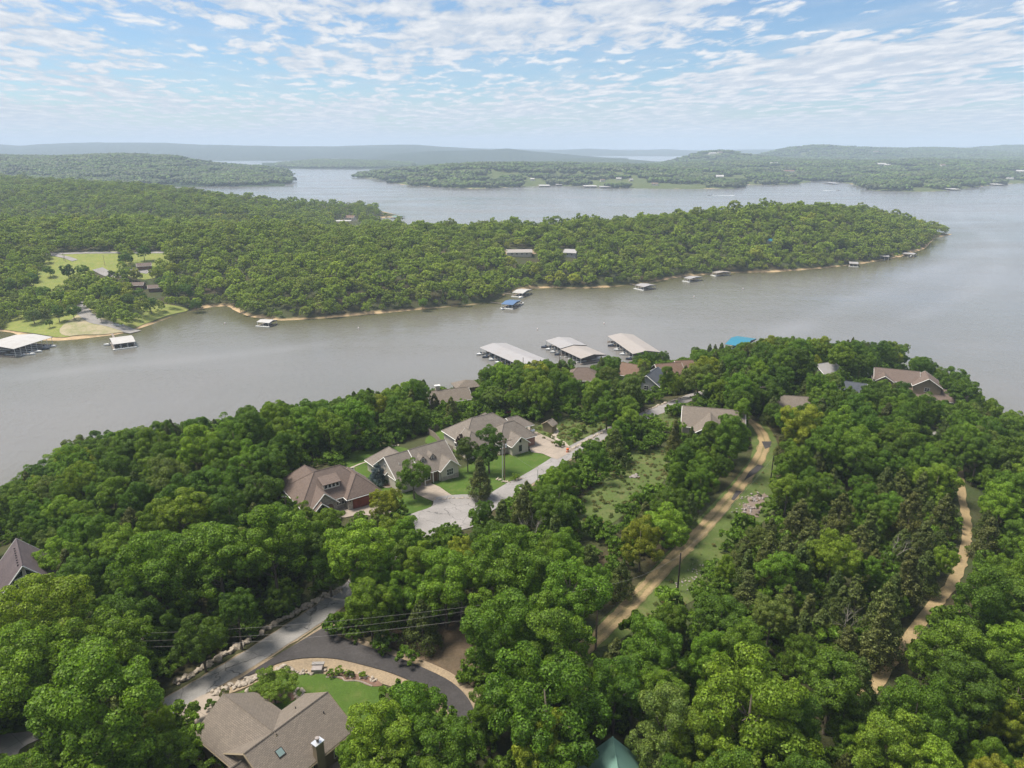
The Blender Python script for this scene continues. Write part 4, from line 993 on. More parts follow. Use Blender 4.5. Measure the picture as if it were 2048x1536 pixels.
# open-grown trees of the park across the water
PARK = []
for (px, py, Rr, colr, lb) in [
    (250, 515, 5.5, 'dark green', 'round dark tree standing alone in the park field'), (287, 505, 5.0, 'dark green', 'tall dark tree at the right edge of the park field'), (98, 540, 3.8, 'mid green', None), (136, 545, 5.2, 'dark green', None), (165, 540, 4.6, 'mid green', None),
    (222, 548, 3.2, 'dusky green', 'thin pine-like tree by the park road'), (246, 545, 3.4, 'grey green', None), (272, 548, 4.6, 'yellow green', 'yellow-green tree by the park pavilions'), (310, 545, 4.6, 'yellow green', None), (345, 540, 5, 'yellow green', None),
    (195, 575, 6.0, 'yellow green', 'big yellow-topped tree above the boat ramp'), (220, 590, 5.2, 'mid green', None), (245, 575, 4.6, 'yellow green', None), (255, 600, 5.2, 'deep green', None), (300, 610, 4.2, 'deep green', None), (280, 590, 4.6, 'mid green', None),
    (65, 628, 4.6, 'grey green', None), (115, 625, 4.4, 'deep green', None), (145, 620, 4.4, 'deep green', None), (201, 633, 2.5, 'bright green', 'small lone tree beside the boat ramp'), (98, 645, 2.2, 'grey green', None), (30, 600, 5, 'grey green', None), (90, 590, 5.4, 'mid green', None), (20, 570, 5, 'mid green', None), (120, 590, 5, 'mid green', None), (65, 560, 5, 'deep green', None),
    (392, 608, 4.0, 'dark green', 'dark bush at the mouth of the cove'), (480, 612, 3.0, 'bright green', 'pale bush on the point right of the cove'), (330, 565, 5.5, 'mid green', None), (370, 580, 5.5, 'deep green', None),
    (845, 608, 3.4, 'bright green', 'pale upright tree on the peninsula shore'), (930, 600, 3.0, 'grey green', None), (1115, 566, 3, 'grey green', None)]:
    H = 2.2 * Rr + 1.5
    x, y, z = G(px, py, H * .58); z = float(hgt(x, y)); PARK.append([x, y, z, Rr, H, 'oak', colr, lb])
TINTS['blue'] = (.075, .115, .135); TINTS['plum'] = (.030, .018, .024); TINTS[''] = (.1, .1, .1)
# the biggest in the picture become single trees
def appear(t):
    px, py = Q(t[0], t[1], t[2] + t[4] * .6)
    if not (-40 < px < 2088 and py < 1590): return 0
    return t[3] / math.sqrt(t[0] ** 2 + t[1] ** 2 + (HC - t[2]) ** 2)
order = sorted(TREES, key=lambda t: -(appear(t) + (9 if t[7] and appear(t) else 0)))
n_oak = n_ced = 0; SINGLE = []; MASS = []
for t in order:
    a = appear(t)
    if a == 0: MASS.append(t); continue
    if t[5] in ('oak',):
        if n_oak < 235 or t[7]: SINGLE.append(t); n_oak += 1
        else: MASS.append(t)
    elif t[5] == 'cedar':
        if n_ced < 60 or t[7]: SINGLE.append(t); n_ced += 1
        else: MASS.append(t)
    else: SINGLE.append(t)
SINGLE += PARK
LAND = [('the green metal roof', 1225, 1510), ('the chimney of the near house', 635, 1500), ('the near lawn', 680, 1400), ('the huge bottom left tree', 205, 1425), ('the plum roofed house', 40, 1130), ('the grey road bend', 640, 1215), ('the three-wire pole', 297, 1300),
        ('the red garage door', 730, 995), ('the turning area', 900, 1040), ('the dormer house', 850, 915), ('the large hip roofed house', 990, 865), ('the little shed', 1103, 848), ('the double pole', 1008, 920), ('the orange barrel', 1135, 898), ('the grassy clearing', 1240, 960), ('the lower black pole', 1355, 1150),
        ('the upper black pole', 1540, 940), ('the transformer pole', 1190, 1255), ('the track\'s top bend', 1525, 890), ('the tan roof by the track', 1405, 830), ('the brown lakeside house', 1790, 755), ('the lowest brown roof', 1865, 790), ('the bend of the right track', 1930, 1060), ('the foot of the right track', 1775, 1335), ('the top of the right track', 1920, 930),
        ('the blue-roofed dock', 1475, 680), ('the chimneyed shore house', 910, 775), ('the black asphalt curve', 930, 1400), ('the bottom right corner', 2000, 1500), ('the cedar wood', 1700, 1120), ('the boat ramp', 230, 655), ('the park field', 180, 520), ('the left canopy edge', 60, 960), ('the middle of the bottom edge', 1500, 1510), ('the right frame edge', 2030, 1200), ('the dark wood left of the road', 400, 1200), ('the bare brown earth', 890, 1290), ('the marina docks', 1100, 730), ('the park pavilions', 300, 575), ('the cove', 430, 610), ('the left frame edge', 10, 1350), ('the ridge tip', 1750, 700)]
ORD = ['', 'second ', 'third ', 'fourth ', 'fifth ', 'sixth ', 'seventh ', 'eighth ', 'ninth ', 'tenth ', 'eleventh ', 'twelfth ', 'thirteenth ', 'fourteenth ', 'fifteenth ', 'sixteenth ', 'seventeenth ', 'eighteenth ', 'nineteenth ', 'twentieth ']
buckets = {}
for t in SINGLE:
    if t[7]: continue
    px, py = Q(t[0], t[1], t[2] + t[4] * .6)
    lm = min(LAND, key=lambda q_: (q_[1] - px) ** 2 + ((q_[2] - py) * 1.3) ** 2)
    dx, dy = px - lm[1], (py - lm[2]) * 1.3
    rel = ('right of' if dx > 0 else 'left of') if abs(dx) > abs(dy) else ('in front of' if dy > 0 else 'behind')
    noun = {'oak': 'broadleaf tree', 'cedar': 'cedar', 'spruce': 'spruce', 'bare': 'dead tree'}[t[5]]
    buckets.setdefault((noun, t[6], rel, lm[0]), []).append((math.hypot(dx, dy), t))
for (noun, colr, rel, lm), L in buckets.items():
    L.sort(key=lambda q_: q_[0])
    for k, (dd, t) in enumerate(L):
        near_ = '' if len(L) == 1 else ', nearest to it' if k == 0 else ', %snearest' % ORD[min(k, 19)]
        t[7] = '%s %s %s %s%s' % (colr, noun, rel, lm, near_)
for k, t in enumerate(SINGLE):
    x, y, z, Rr, H, kind, colr, lb = t
    rg = random.Random(1000 + k)
    park = y > 420
    grp = 'single trees in the park across the water' if park else {'oak': 'broadleaf trees of the near ridge', 'cedar': 'cedars of the near ridge', 'spruce': 'cedars of the near ridge', 'bare': 'dead trees of the near ridge'}[kind]
    o = empty({'oak': 'broadleaf_tree', 'cedar': 'cedar_tree', 'spruce': 'spruce_tree', 'bare': 'dead_tree'}[kind], (x, y, z), rg.uniform(0, 6.28), lb, 'tree', grp)
    tint = TINTS[colr]; j = rg.uniform(.88, 1.14); tint = tuple(c_ * j * rg.uniform(.94, 1.06) for c_ in tint)
    if kind == 'oak':
        c_ = link('crown', OAKS[k % 8], o); c_.scale = (Rr / 5.0, Rr / 5.0, H / 14.3)
        tr = link('trunk', OAK_TRUNKS[k % 3], o); tr.scale = (Rr / 5.0, Rr / 5.0, H / 14.3)
    elif kind == 'bare':
        c_ = link('branches', BARES[k % 3], o); c_.scale = (H / 9, H / 9, H / 9)
    else:
        me = SPRUCE if kind == 'spruce' else CEDARS[k % 4]; h0 = 6.2 if kind == 'spruce' else [10, 11, 9, 8.5][k % 4]; r0 = 2.3 if kind == 'spruce' else 2.6
        c_ = link('crown', me, o); c_.scale = (Rr / r0, Rr / r0, H / h0)
        tr = link('trunk', CEDAR_TRUNKS[k % 2], o); tr.scale = (Rr / r0, Rr / r0, H / 11)
    c_['tint'] = tint
# the rest of the near woods, in one mass (full crowns)
def tint_of(c_, k):
    r_ = np.random.RandomState(k); return np.array(TINTS[c_]) * r_.uniform(.85, 1.15) * r_.uniform(.94, 1.06, 3)
pts = np.array([t[:3] for t in MASS]); nM = len(MASS); rg = np.random.RandomState(7)
idx = np.array([(k % 8) if t[5] == 'oak' else 8 + k % 4 for k, t in enumerate(MASS)])
scl = np.array([(t[3] / 5.0, t[3] / 5.0, t[4] / 14.3) if t[5] == 'oak' else (t[3] / 2.6, t[3] / 2.6, t[4] / 9.6) for t in MASS])
scatter('ridge_woods', 'dense green woods of the near ridge down to the lake', pts, rg.uniform(0, 6.28, nM), scl, idx, np.array([tint_of(t[6], k) for k, t in enumerate(MASS)]), OAKS + CEDARS)

# understorey: low brush filling the gaps of the near woods
cu = rng.uniform((-300, 30), (300, 380), (34000, 2)); zu = hgt(cu[:, 0], cu[:, 1]); pu, qu = Q(cu[:, 0], cu[:, 1], zu + 1.0)
m_ = in_poly(cu[:, 0], cu[:, 1], NEAR) & (pu > -400) & (pu < 2450) & (qu < 2000) & (zu > .8)
for kp in KEEP:
    if kp is not KEEP_TRACK2: m_ &= ~in_poly(pu, qu, kp)
m_ &= ~in_poly(pu, qu, [(800, 1240), (980, 1240), (980, 1340), (900, 1350), (780, 1300)])
for t in (ROAD, ROAD2, TRACK, TRACK2): m_ &= poly_dist(cu[:, 0], cu[:, 1], t, False) > (2.6 if t is TRACK2 else 5.2)
for s_ in SITE.values(): m_ &= np.hypot(cu[:, 0] - s_[0], cu[:, 1] - s_[1]) > 7
cu, zu = cu[m_], zu[m_]; nU = len(cu); s0 = rng.uniform(.8, 2.7, nU)
uc = np.array([TINTS[['deep green', 'mid green', 'mid green', 'deep green'][i]] for i in rng.randint(0, 4, nU)]) * rng.uniform(.8, 1.2, (nU, 1))
scatter('undergrowth', 'low brush and saplings under the near trees', np.c_[cu, zu], rng.uniform(0, 6.28, nU), np.c_[s0, s0, s0 * rng.uniform(.7, 1.3, nU)], rng.randint(0, 3, nU), uc, BUSH)

# weeds and tufts on the rough grass
tp = []
for poly in MEADOWS:
    xs_, ys_ = [p_[0] for p_ in poly], [p_[1] for p_ in poly]; n_ = int(min(900, (max(xs_) - min(xs_)) * (max(ys_) - min(ys_)) * .5))
    c_ = rng.uniform((min(xs_), min(ys_)), (max(xs_), max(ys_)), (n_, 2)); k_ = in_poly(c_[:, 0], c_[:, 1], poly)
    for t_ in (ROAD2, TRACK): k_ &= poly_dist(c_[:, 0], c_[:, 1], t_, False) > 2.6
    tp.append(c_[k_])
tp = np.concatenate(tp); nT = len(tp); s0 = rng.uniform(.12, .5, nT) ** 1.2
tcol = np.array([(.12, .15, .04), (.17, .165, .06), (.09, .125, .03), (.22, .19, .09)])[rng.randint(0, 4, nT)]
scatter('weeds', 'rough weeds and tufts on the verges and clearings', np.c_[tp, hgt(tp[:, 0], tp[:, 1])], rng.uniform(0, 6.28, nT), np.c_[s0 * 1.4, s0 * 1.4, s0], rng.randint(0, 3, nT), tcol, BUSH)

# woods of the peninsula across the water
cm = np.concatenate([rng.uniform((-1000, 395), (980, 1150), (60000, 2)), rng.uniform((-1800, 900), (100, 2200), (60000, 2))])
cm = np.concatenate([cm, rng.uniform((-420, 395), (980, 800), (30000, 2))])
zm = GM.h(cm[:, 0], cm[:, 1])
pm_, qm = Q(cm[:, 0], cm[:, 1], zm + 6)
ok = (zm > .4) & (pm_ > -380) & (pm_ < 2430) & in_poly(cm[:, 0], cm[:, 1], MID)
pb, qb = Q(cm[:, 0], cm[:, 1], zm + 2); pt, qt = Q(cm[:, 0], cm[:, 1], zm + 11.5)
for kp in KEEP_MID:
    ok &= ~in_poly(pm_, qm, kp); ok &= ~in_poly(pt, qt, kp)
    if kp is not KEEP_MID[-1]: ok &= ~in_poly(pb, qb + 1, kp)
cm, zm = cm[ok], zm[ok]
smc = np.clip(rng.normal(.86, .24, len(cm)), .4, 1.5)
keep_, grid_ = [], {}
for t in PARK: grid_.setdefault((int(t[0] // 8.5), int(t[1] // 8.5)), []).append((t[0], t[1]))
for k in range(len(cm)):
    x, y = cm[k]; i, j = int(x // 8.5), int(y // 8.5); bad = False
    dmin = min(8.4, (2.6 + 3.4 * smc[k]) * (1.0 if y < 900 else 1.15 if y < 1300 else 1.4))
    for a in (i - 1, i, i + 1):
        for b_ in (j - 1, j, j + 1):
            for q_ in grid_.get((a, b_), ()):
                if (q_[0] - x) ** 2 + (q_[1] - y) ** 2 < dmin * dmin: bad = True; break
            if bad: break
        if bad: break
    if bad: continue
    grid_.setdefault((i, j), []).append((x, y)); keep_.append(k)
cm, zm = cm[keep_], zm[keep_]; nm = len(cm)
names = ['dark green', 'deep green', 'mid green', 'grey green', 'bright green', 'yellow green', 'olive brown']
uz = rng.rand(nm) + .18 * vnoise(cm[:, 0] / 60, cm[:, 1] / 60)
ci_ = np.searchsorted([.12, .34, .66, .88, 1.0, 1.04], uz)
tt = np.array([TINTS[n_] for n_ in names]); tt = tt.mean(0) * .5 + tt * .5
tm = tt[ci_] * rng.uniform(.85, 1.2, (nm, 1)) * np.array([1.62, 1.40, 1.3])
sm = smc[keep_]
cedm = rng.rand(nm) < .06
im = np.where(cedm, 5 + rng.randint(0, 2, nm), rng.randint(0, 5, nm))
scatter('peninsula_woods', 'sunlit woods covering the long peninsula across the channel', np.c_[cm, zm - .3], rng.uniform(0, 6.28, nm), np.c_[sm, sm, sm * rng.uniform(.82, 1.12, nm)], im, tm, MID_OAKS + MID_CEDARS)

FAR_PX = [(1205, 355), (1238, 352), (1262, 354), (1310, 362), (1065, 353), (1425, 303), (1440, 301), (1548, 323), (1590, 322), (1578, 338), (1762, 324), (1775, 326), (1752, 300), (1440, 348), (2040, 338), (1885, 326), (2020, 352)]
FAR_SITES = [G(a, b_ + 2, 9) for a, b_ in FAR_PX]
# far woods, in patches of many crowns
cf = rng.uniform((-1400, 1700), (6000, 7000), (15000, 2)); zf = GF.h(cf[:, 0], cf[:, 1]); pf, qf = Q(cf[:, 0], cf[:, 1], zf)
ok = (zf > 1.5) & (pf > -60) & (pf < 2110) & in_poly(cf[:, 0], cf[:, 1], FAR)
for s_ in FAR_SITES: ok &= ~((np.abs(cf[:, 0] - s_[0]) < 50) & (cf[:, 1] > s_[1] - 85) & (cf[:, 1] < s_[1] + 45))
farpts = np.c_[cf, zf - 1.0][ok]
for v_ in RIDGE_PTS:
    ny, nx = v_.shape[:2]; n_ = 1500
    a, b_ = rng.uniform(0, ny - 1.01, n_), rng.uniform(0, nx - 1.01, n_); i, j = a.astype(int), b_.astype(int); fa, fb = (a - i)[:, None], (b_ - j)[:, None]
    p_ = (v_[i, j] * (1 - fa) + v_[i + 1, j] * fa) * (1 - fb) + (v_[i, j + 1] * (1 - fa) + v_[i + 1, j + 1] * fa) * fb
    farpts = np.concatenate([farpts, p_[p_[:, 2] > 3] - [0, 0, 1.5]])
nf = len(farpts)
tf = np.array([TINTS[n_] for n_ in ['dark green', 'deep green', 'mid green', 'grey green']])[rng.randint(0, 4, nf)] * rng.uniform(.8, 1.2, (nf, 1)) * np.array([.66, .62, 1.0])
sf = rng.uniform(.85, 1.15, nf)
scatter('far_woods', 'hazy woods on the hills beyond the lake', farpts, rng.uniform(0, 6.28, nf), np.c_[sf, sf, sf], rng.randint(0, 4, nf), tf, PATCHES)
print('COUNTS single', len(SINGLE), 'mass', len(MASS), 'brush', nU, 'mid', nm, 'far', nf)

# ------------------------------------------------------------------ houses
_wcache = {}
def window(parent, x, y, z, w, h, ang, cols=1, rows=1, trim='white_trim', shutters=False, label=None, name='window'):
    """window centred at (x, y, z) of the house, facing the local direction ang (degrees)"""
    key = (w, h, cols, rows, trim, shutters)
    if key not in _wcache:
        f = MB(); t = .09
        for (a, b_, c, d_) in ((-w / 2 - t, w / 2 + t, h / 2, h / 2 + t), (-w / 2 - t, w / 2 + t, -h / 2 - t * 1.4, -h / 2), (-w / 2 - t, -w / 2, -h / 2, h / 2), (w / 2, w / 2 + t, -h / 2, h / 2)):
            f.box(-.02, .08, a, b_, c, d_)
        for i in range(1, cols): f.box(-.01, .06, -w / 2 + w * i / cols - .035, -w / 2 + w * i / cols + .035, -h / 2, h / 2)
        for i in range(1, rows): f.box(-.012, .055, -w / 2, w / 2, -h / 2 + h * i / rows - .025, -h / 2 + h * i / rows + .025)
        g = MB().box(-.03, .035, -w / 2 + .002, w / 2 - .002, -h / 2 + .002, h / 2 - .002)
        s = MB()
        if shutters:
            for sg in (-1, 1): s.box(-.02, .07, min(sg * (w / 2 + t + .02), sg * (w / 2 + t + .42)), max(sg * (w / 2 + t + .02), sg * (w / 2 + t + .42)), -h / 2 - .05, h / 2 + .05)
        _wcache[key] = (f.mesh(name, trim), g.mesh('pane', 'glass'), s.mesh('shutter', 'dark_trim') if shutters else None)
    f, g, s = _wcache[key]
    o = link(name, f, parent, (x, y, z), R(ang)); link('pane', g, o)
    if s: link('shutter', s, o)
    if label: o['label'] = label
    return o

class House:
    def __init__(s, name, label, site, walls='stucco_cream', roof='shingle_tan', trim='white_trim', cat='house', group='houses on the near ridge'):
        ox, oy, oz, a = site
        s.o = empty(name, (ox, oy, oz), a, label, cat, group); s.w, s.r, s.t, s.c = MB(), MB(), MB(), MB()
        s.wm, s.rm, s.tm = walls, roof, trim
    def wing(s, axis, a0, a1, c, hw, eave, ridge, ends='gg', oh=.45, hip=1.0, base=-2.5, walls=True, hip0=None, hip1=None):
        T = (lambda u, v, z: (u, v, z)) if axis == 'x' else (lambda u, v, z: (v, u, z))
        k = (ridge - eave) / hw; ze = eave - k * oh; H = hw + oh
        r0 = a0 - oh if ends[0] == 'g' else a0 + hw * hip - oh * .0
        r1 = a1 + oh if ends[1] == 'g' else a1 - hw * hip + oh * .0
        A0, A1 = a0 - oh, a1 + oh; th = .16
        for sg in (-1, 1):
            s.r.slab([T(A0, c + sg * H, ze + th), T(A1, c + sg * H, ze + th), T(r1, c, ridge + th), T(r0, c, ridge + th)], th)
        for e, A, r_ in ((ends[0], A0, r0), (ends[1], A1, r1)):
            if e == 'h':
                s.r.slab([T(A, c - H, ze + th), T(A, c + H, ze + th), T(r_, c, ridge + th)], th)
                for sg in (-1, 1): s.c.tube([T(A, c + sg * H, ze + th + .01), T(r_, c, ridge + th + .02)], .09, 4)
                s.t.tube([T(A, c - H, ze), T(A, c + H, ze)], .10, 4)
            else:
                for sg in (-1, 1): s.t.tube([T(A, c + sg * H, ze + .04), T(A, c, ridge + .05)], .12, 4)
        for sg in (-1, 1): s.t.tube([T(A0, c + sg * H, ze), T(A1, c + sg * H, ze)], .10, 4)
        s.c.tube([T(r0, c, ridge + th + .02), T(r1, c, ridge + th + .02)], .10, 4)
        if walls:
            p, q_ = T(a0, c - hw, 0), T(a1, c + hw, 0)
            s.w.box(min(p[0], q_[0]), max(p[0], q_[0]), min(p[1], q_[1]), max(p[1], q_[1]), base, eave - .02)
            for e, a_, b_ in ((ends[0], a0, a0 + .22), (ends[1], a1 - .22, a1)):
                if e == 'g':
                    pr = [(c - hw + .01, eave - .03), (c + hw - .01, eave - .03), (c, ridge - .03)]
                    vs = [T(a_, v, z) for v, z in pr] + [T(b_, v, z) for v, z in pr]
                    s.w.add(vs, [(0, 1, 2), (5, 4, 3), (0, 3, 4, 1), (1, 4, 5, 2), (2, 5, 3, 0)])
        return s
    def done(s):
        s.wo = s.w.build('wall', s.wm, s.o); s.ro = s.r.build('roof', s.rm, s.o); s.t.build('fascia', s.tm, s.ro); s.c.build('ridge_cap', s.rm, s.ro)
        return s.o
    def part(s, name, mat, fn, parent=None, label=None):
        b = MB(); fn(b); o = b.build(name, mat, parent or s.o)
        if label: o['label'] = label
        return o

# near gabled house
h = House('gabled_house', 'tan gabled house with chimney and skylight nearest the camera', SITE['h1'], 'siding_tan', 'shingle_tan', 'siding_tan')
h.wing('x', -11.3, 0, 0, 4.6, 3.4, 6.1).wing('y', 0, 10.2, -7.7, 4.1, 3.3, 5.98, 'gg')
h.wing('x', -14.5, -11.5, 1.0, 1.6, 3.0, 4.4, 'gg')
o = h.done()
ch = h.part('chimney', 'siding_tan', lambda b: b.box(-5.75, -4.65, -5.3, -4.55, -1.0, 5.6))
h.part('chimney_cap', 'galvanised', lambda b: b.box(-5.85, -4.55, -5.4, -4.45, 5.6, 5.71), ch)
h.part('flue', 'rock_grey', lambda b: b.tube([(-5.2, -4.92, 5.7), (-5.2, -4.92, 6.1), (-5.2, -4.92, 6.11), (-5.2, -4.92, 6.28)], [.16, .16, .27, .27], 10), ch)
def sky_(b):
    k = (6.1 - 3.4) / 4.6
    for (x0, x1, y0, y1, e) in ((-8.95, -8.0, -2.6, -1.7, .26),):
        z = lambda y: 6.1 + .16 + k * y * 1.0
        b.slab([(x0, y0, 6.1 + k * y0 + e), (x1, y0, 6.1 + k * y0 + e), (x1, y1, 6.1 + k * y1 + e), (x0, y1, 6.1 + k * y1 + e)], .3)
sk = h.part('skylight', 'dark_trim', sky_)
def skp(b):
    k = (6.1 - 3.4) / 4.6; x0, x1, y0, y1, e = -8.86, -8.09, -2.51, -1.79, .275
    b.slab([(x0, y0, 6.1 + k * y0 + e), (x1, y0, 6.1 + k * y0 + e), (x1, y1, 6.1 + k * y1 + e), (x0, y1, 6.1 + k * y1 + e)], .05)
h.part('pane', 'skylight_glass', skp, sk)
h.part('gable_ornament', 'dark_trim', lambda b: b.tube([(-11.36, -1.0, 4.0), (-11.36, -1.2, 4.5), (-11.36, -.9, 4.8), (-11.36, -.7, 4.4), (-11.36, -1.0, 4.2)], .05, 5))
for x in (-9.5, -5.8): window(o, x, 10.2 + .02, 1.9, 1.1, 1.2, 90, 2, 2)
for y in (3.2, 6.4): window(o, -11.82, y, 1.8, 1.2, 1.3, 180, 2, 2)
for x in (-9.2, -6, -2.2): window(o, x, -4.62, 1.8, 1.3, 1.4, -90, 2, 2)
window(o, .02, -1.6, 1.9, 1.2, 1.4, 0, 2, 2); window(o, .02, 1.6, 1.9, 1.2, 1.4, 0, 2, 2)
h.part('deck', 'deck_wood', lambda b: [b.box(-5.0, 2.5, -9.2, -4.75, .25, .45)] + [b.box(x, x + .1, -9.2, -9.1, .45, 1.35) for x in np.arange(-5, 2.5, 1.2)] + [b.box(-5, 2.5, -9.22, -9.08, 1.35, 1.43)])
gr = empty('barbecue_grill', Matrix.Translation(o.location) @ Matrix.Rotation(o.rotation_euler[2], 4, 'Z') @ Vector((-1.0, -6.6, .45)), o.rotation_euler[2], 'covered grey barbecue grill on the near house deck', 'grill')
MB().box(-.6, .6, -.3, .3, 0, .85).build('cabinet', 'paint_black', gr)
MB().tube([(-.65, 0, .95), (.65, 0, .95)], .36, 10).build('lid', 'rock_grey', gr)

for (x, y) in ((-3.0, 2.2), (-9.3, 2.6), (-1.6, -1.6)): h.part('vent_pipe', 'dark_trim', lambda b: b.tube([(x, y, 6.1 - abs(y) * .587), (x, y, 6.55 - abs(y) * .587)], .07, 6), h.ro)
h.part('gutter', 'siding_tan', lambda b: [b.tube([(-11.7, -5.12, 3.08), (.4, -5.12, 3.08)], .09, 5), b.tube([(-12.25, 1.2, 3.0), (-12.25, 10.5, 3.0)], .09, 5)])

# green metal roof
h = House('green_roofed_house', 'house with a green ribbed metal gable roof at the bottom edge', SITE['h2'], 'siding_tan', 'metal_green', 'metal_green')
h.wing('x', 0.4, 11, 0, 3.5, 3.2, 6.5); o = h.done()
h.part('porch_rail', 'deck_wood', lambda b: [b.box(-1.2, -1.1, -3.8, 3.8, 2.6, 2.72)] + [b.box(-1.2, -1.1, y, y + .1, 0, 2.6) for y in (-3.8, -1.9, 0, 1.9, 3.7)] + [b.box(-1.2, .4, -3.8, 3.8, 1.4, 1.55)])
window(o, .38, -1.4, 1.9, 1.2, 1.3, 180, 2, 2); window(o, .38, 1.4, 1.9, 1.2, 1.3, 180, 2, 2)

# plum roofed house at the left edge
h = House('steep_roofed_house', 'house with a steep plum shingle roof and white gable at the left edge', SITE['h3'], 'stucco_cream', 'shingle_plum')
h.wing('x', -11.5, -.5, 0, 4.9, 3.6, 9.2); o = h.done()
for y in (-1.35, 1.0): window(o, -.48, y, 5.9, 1.25, 1.5, 0, 1, 2)
for sg in (-1, 1):
    tri = MB(); y0, y1 = (.25, 1.75) if sg > 0 else (-.25, -1.75)
    tri.add([(-.52, y0, 6.95), (-.52, y1, 6.95), (-.52, y0, 8.4), (-.44, y0, 6.95), (-.44, y1, 6.95), (-.44, y0, 8.4)], [(0, 1, 2), (3, 4, 5), (0, 1, 4, 3), (1, 2, 5, 4), (2, 0, 3, 5)])
    f = tri.build('gable_window', 'glass', o)
    MB().tube([(-.42, y0, 6.95), (-.42, y1, 6.95), (-.42, y0, 8.4), (-.42, y0, 6.95)], .08, 4).build('frame', 'white_trim', f)
for k in range(8):
    x = -2.0 - k * 1.0
    h.part('roof_vent', 'shingle_plum', lambda b: b.box(x - .2, x + .2, -.75, -.35, 8.45, 8.95), h.ro)
h.part('deck', 'deck_wood', lambda b: [b.box(-10, -5, 5.7, 9.5, 2.2, 2.4), b.box(-10, -5, 9.4, 9.5, 3.2, 3.32)] + [b.box(x, x + .1, 9.4, 9.5, 2.4, 3.2) for x in (-10, -8.4, -6.7, -5.1)])

# brown roofed house with the red garage door
h = House('brown_roofed_house', 'brown hip roofed stone house with a red wooden garage door', SITE['h4'], 'stone_wall', 'shingle_brown')
h.wing('x', -16.6, -.6, 7.4, 5.4, 3.0, 7.4, 'hh', hip=.95).wing('y', .2, 7.5, -3.6, 3.6, 2.95, 6.1, 'hg', hip=.95)
h.wing('y', 8, 17, -11.6, 4.3, 2.9, 6.9, 'gh', hip=.95).wing('y', .7, 7, -12.2, 2.7, 2.7, 5.3, 'gg')
h.wing('y', -.3, 2.0, -13.3, 1.35, 2.5, 3.75, 'gg', walls=False)
o = h.done()
gd = h.part('garage_door', 'garage_red', lambda b: b.box(-6.2, -1.2, .02, .19, -.05, 2.25), label='dark red wooden double garage door')
for k in range(4): h.part('door_panel', 'garage_red', lambda b: [b.box(-6.1 + i * 1.24, -5.0 + i * 1.24, -.02, .05, .05 + k * .55, .52 + k * .55) for i in range(4)], gd)
window(o, -8.4, 1.98, 1.75, 1.9, 1.5, -90, 3, 2, shutters=True); window(o, -13.6, .66, 1.5, 1.3, 1.5, -90, 1, 1, shutters=True)
def arch(b):
    pts = [(-11.85, 0)] + [(-11.1 + .75 * math.cos(a), 1.75 + .75 * math.sin(a)) for a in np.linspace(math.pi, 0, 9)] + [(-10.35, 0)]
    n = len(pts); b.add([(p[0], .60, p[1]) for p in pts] + [(p[0], .66, p[1]) for p in pts], [tuple(range(n)), tuple(range(n, 2 * n))[::-1]] + [(i, (i + 1) % n, n + (i + 1) % n, n + i) for i in range(n)])
h.part('entry_arch', 'wood_brown', arch, label='arched dark wooden front door')
h.part('entry_step', 'stone_wall', lambda b: [b.box(-12.2, -10.0, -1.4 - .35 * i, -1.05 - .35 * i + (1.7 if i == 0 else 0), -.3, .45 - .18 * i) for i in range(3)])
k_ = (7.4 - 3.0) / 5.4
def dormer(b):                 # shed dormer on the front slope
    yb, zf = 3.6, 3.0 + k_ * 1.6
    b.slab([(-11.4, yb - .35, zf + 1.5), (-7.2, yb - .35, zf + 1.5), (-7.2, yb + 2.6, zf + 2.3), (-11.4, yb + 2.6, zf + 2.3)], .16)
dm = h.part('dormer', 'shingle_brown', dormer)
h.part('dormer_wall', 'stucco_cream', lambda b: b.add([(-11.1, 3.6, 4.0), (-7.5, 3.6, 4.0), (-7.5, 6.0, 6.1), (-11.1, 6.0, 6.1), (-11.1, 3.6, 5.68), (-7.5, 3.6, 5.68), (-7.5, 6.0, 6.3), (-11.1, 6.0, 6.3)], [(3, 2, 1, 0), (4, 5, 6, 7), (0, 1, 5, 4), (1, 2, 6, 5), (2, 3, 7, 6), (3, 0, 4, 7)]), dm)
for i in range(4): window(dm, -10.6 + i * .87, 3.58, 5.15, .6, .75, -90)
for p in ((-.35, .0), (-6.75, .0)): h.part('wall_lamp', 'dark_trim', lambda b: b.box(p[0] - .1, p[0] + .1, .03, .19, 1.9, 2.3))
h.part('vent_pipe', 'white_trim', lambda b: b.tube([(-1.9, 8.6, 4.6), (-1.9, 8.6, 5.4)], .07, 6), h.ro)

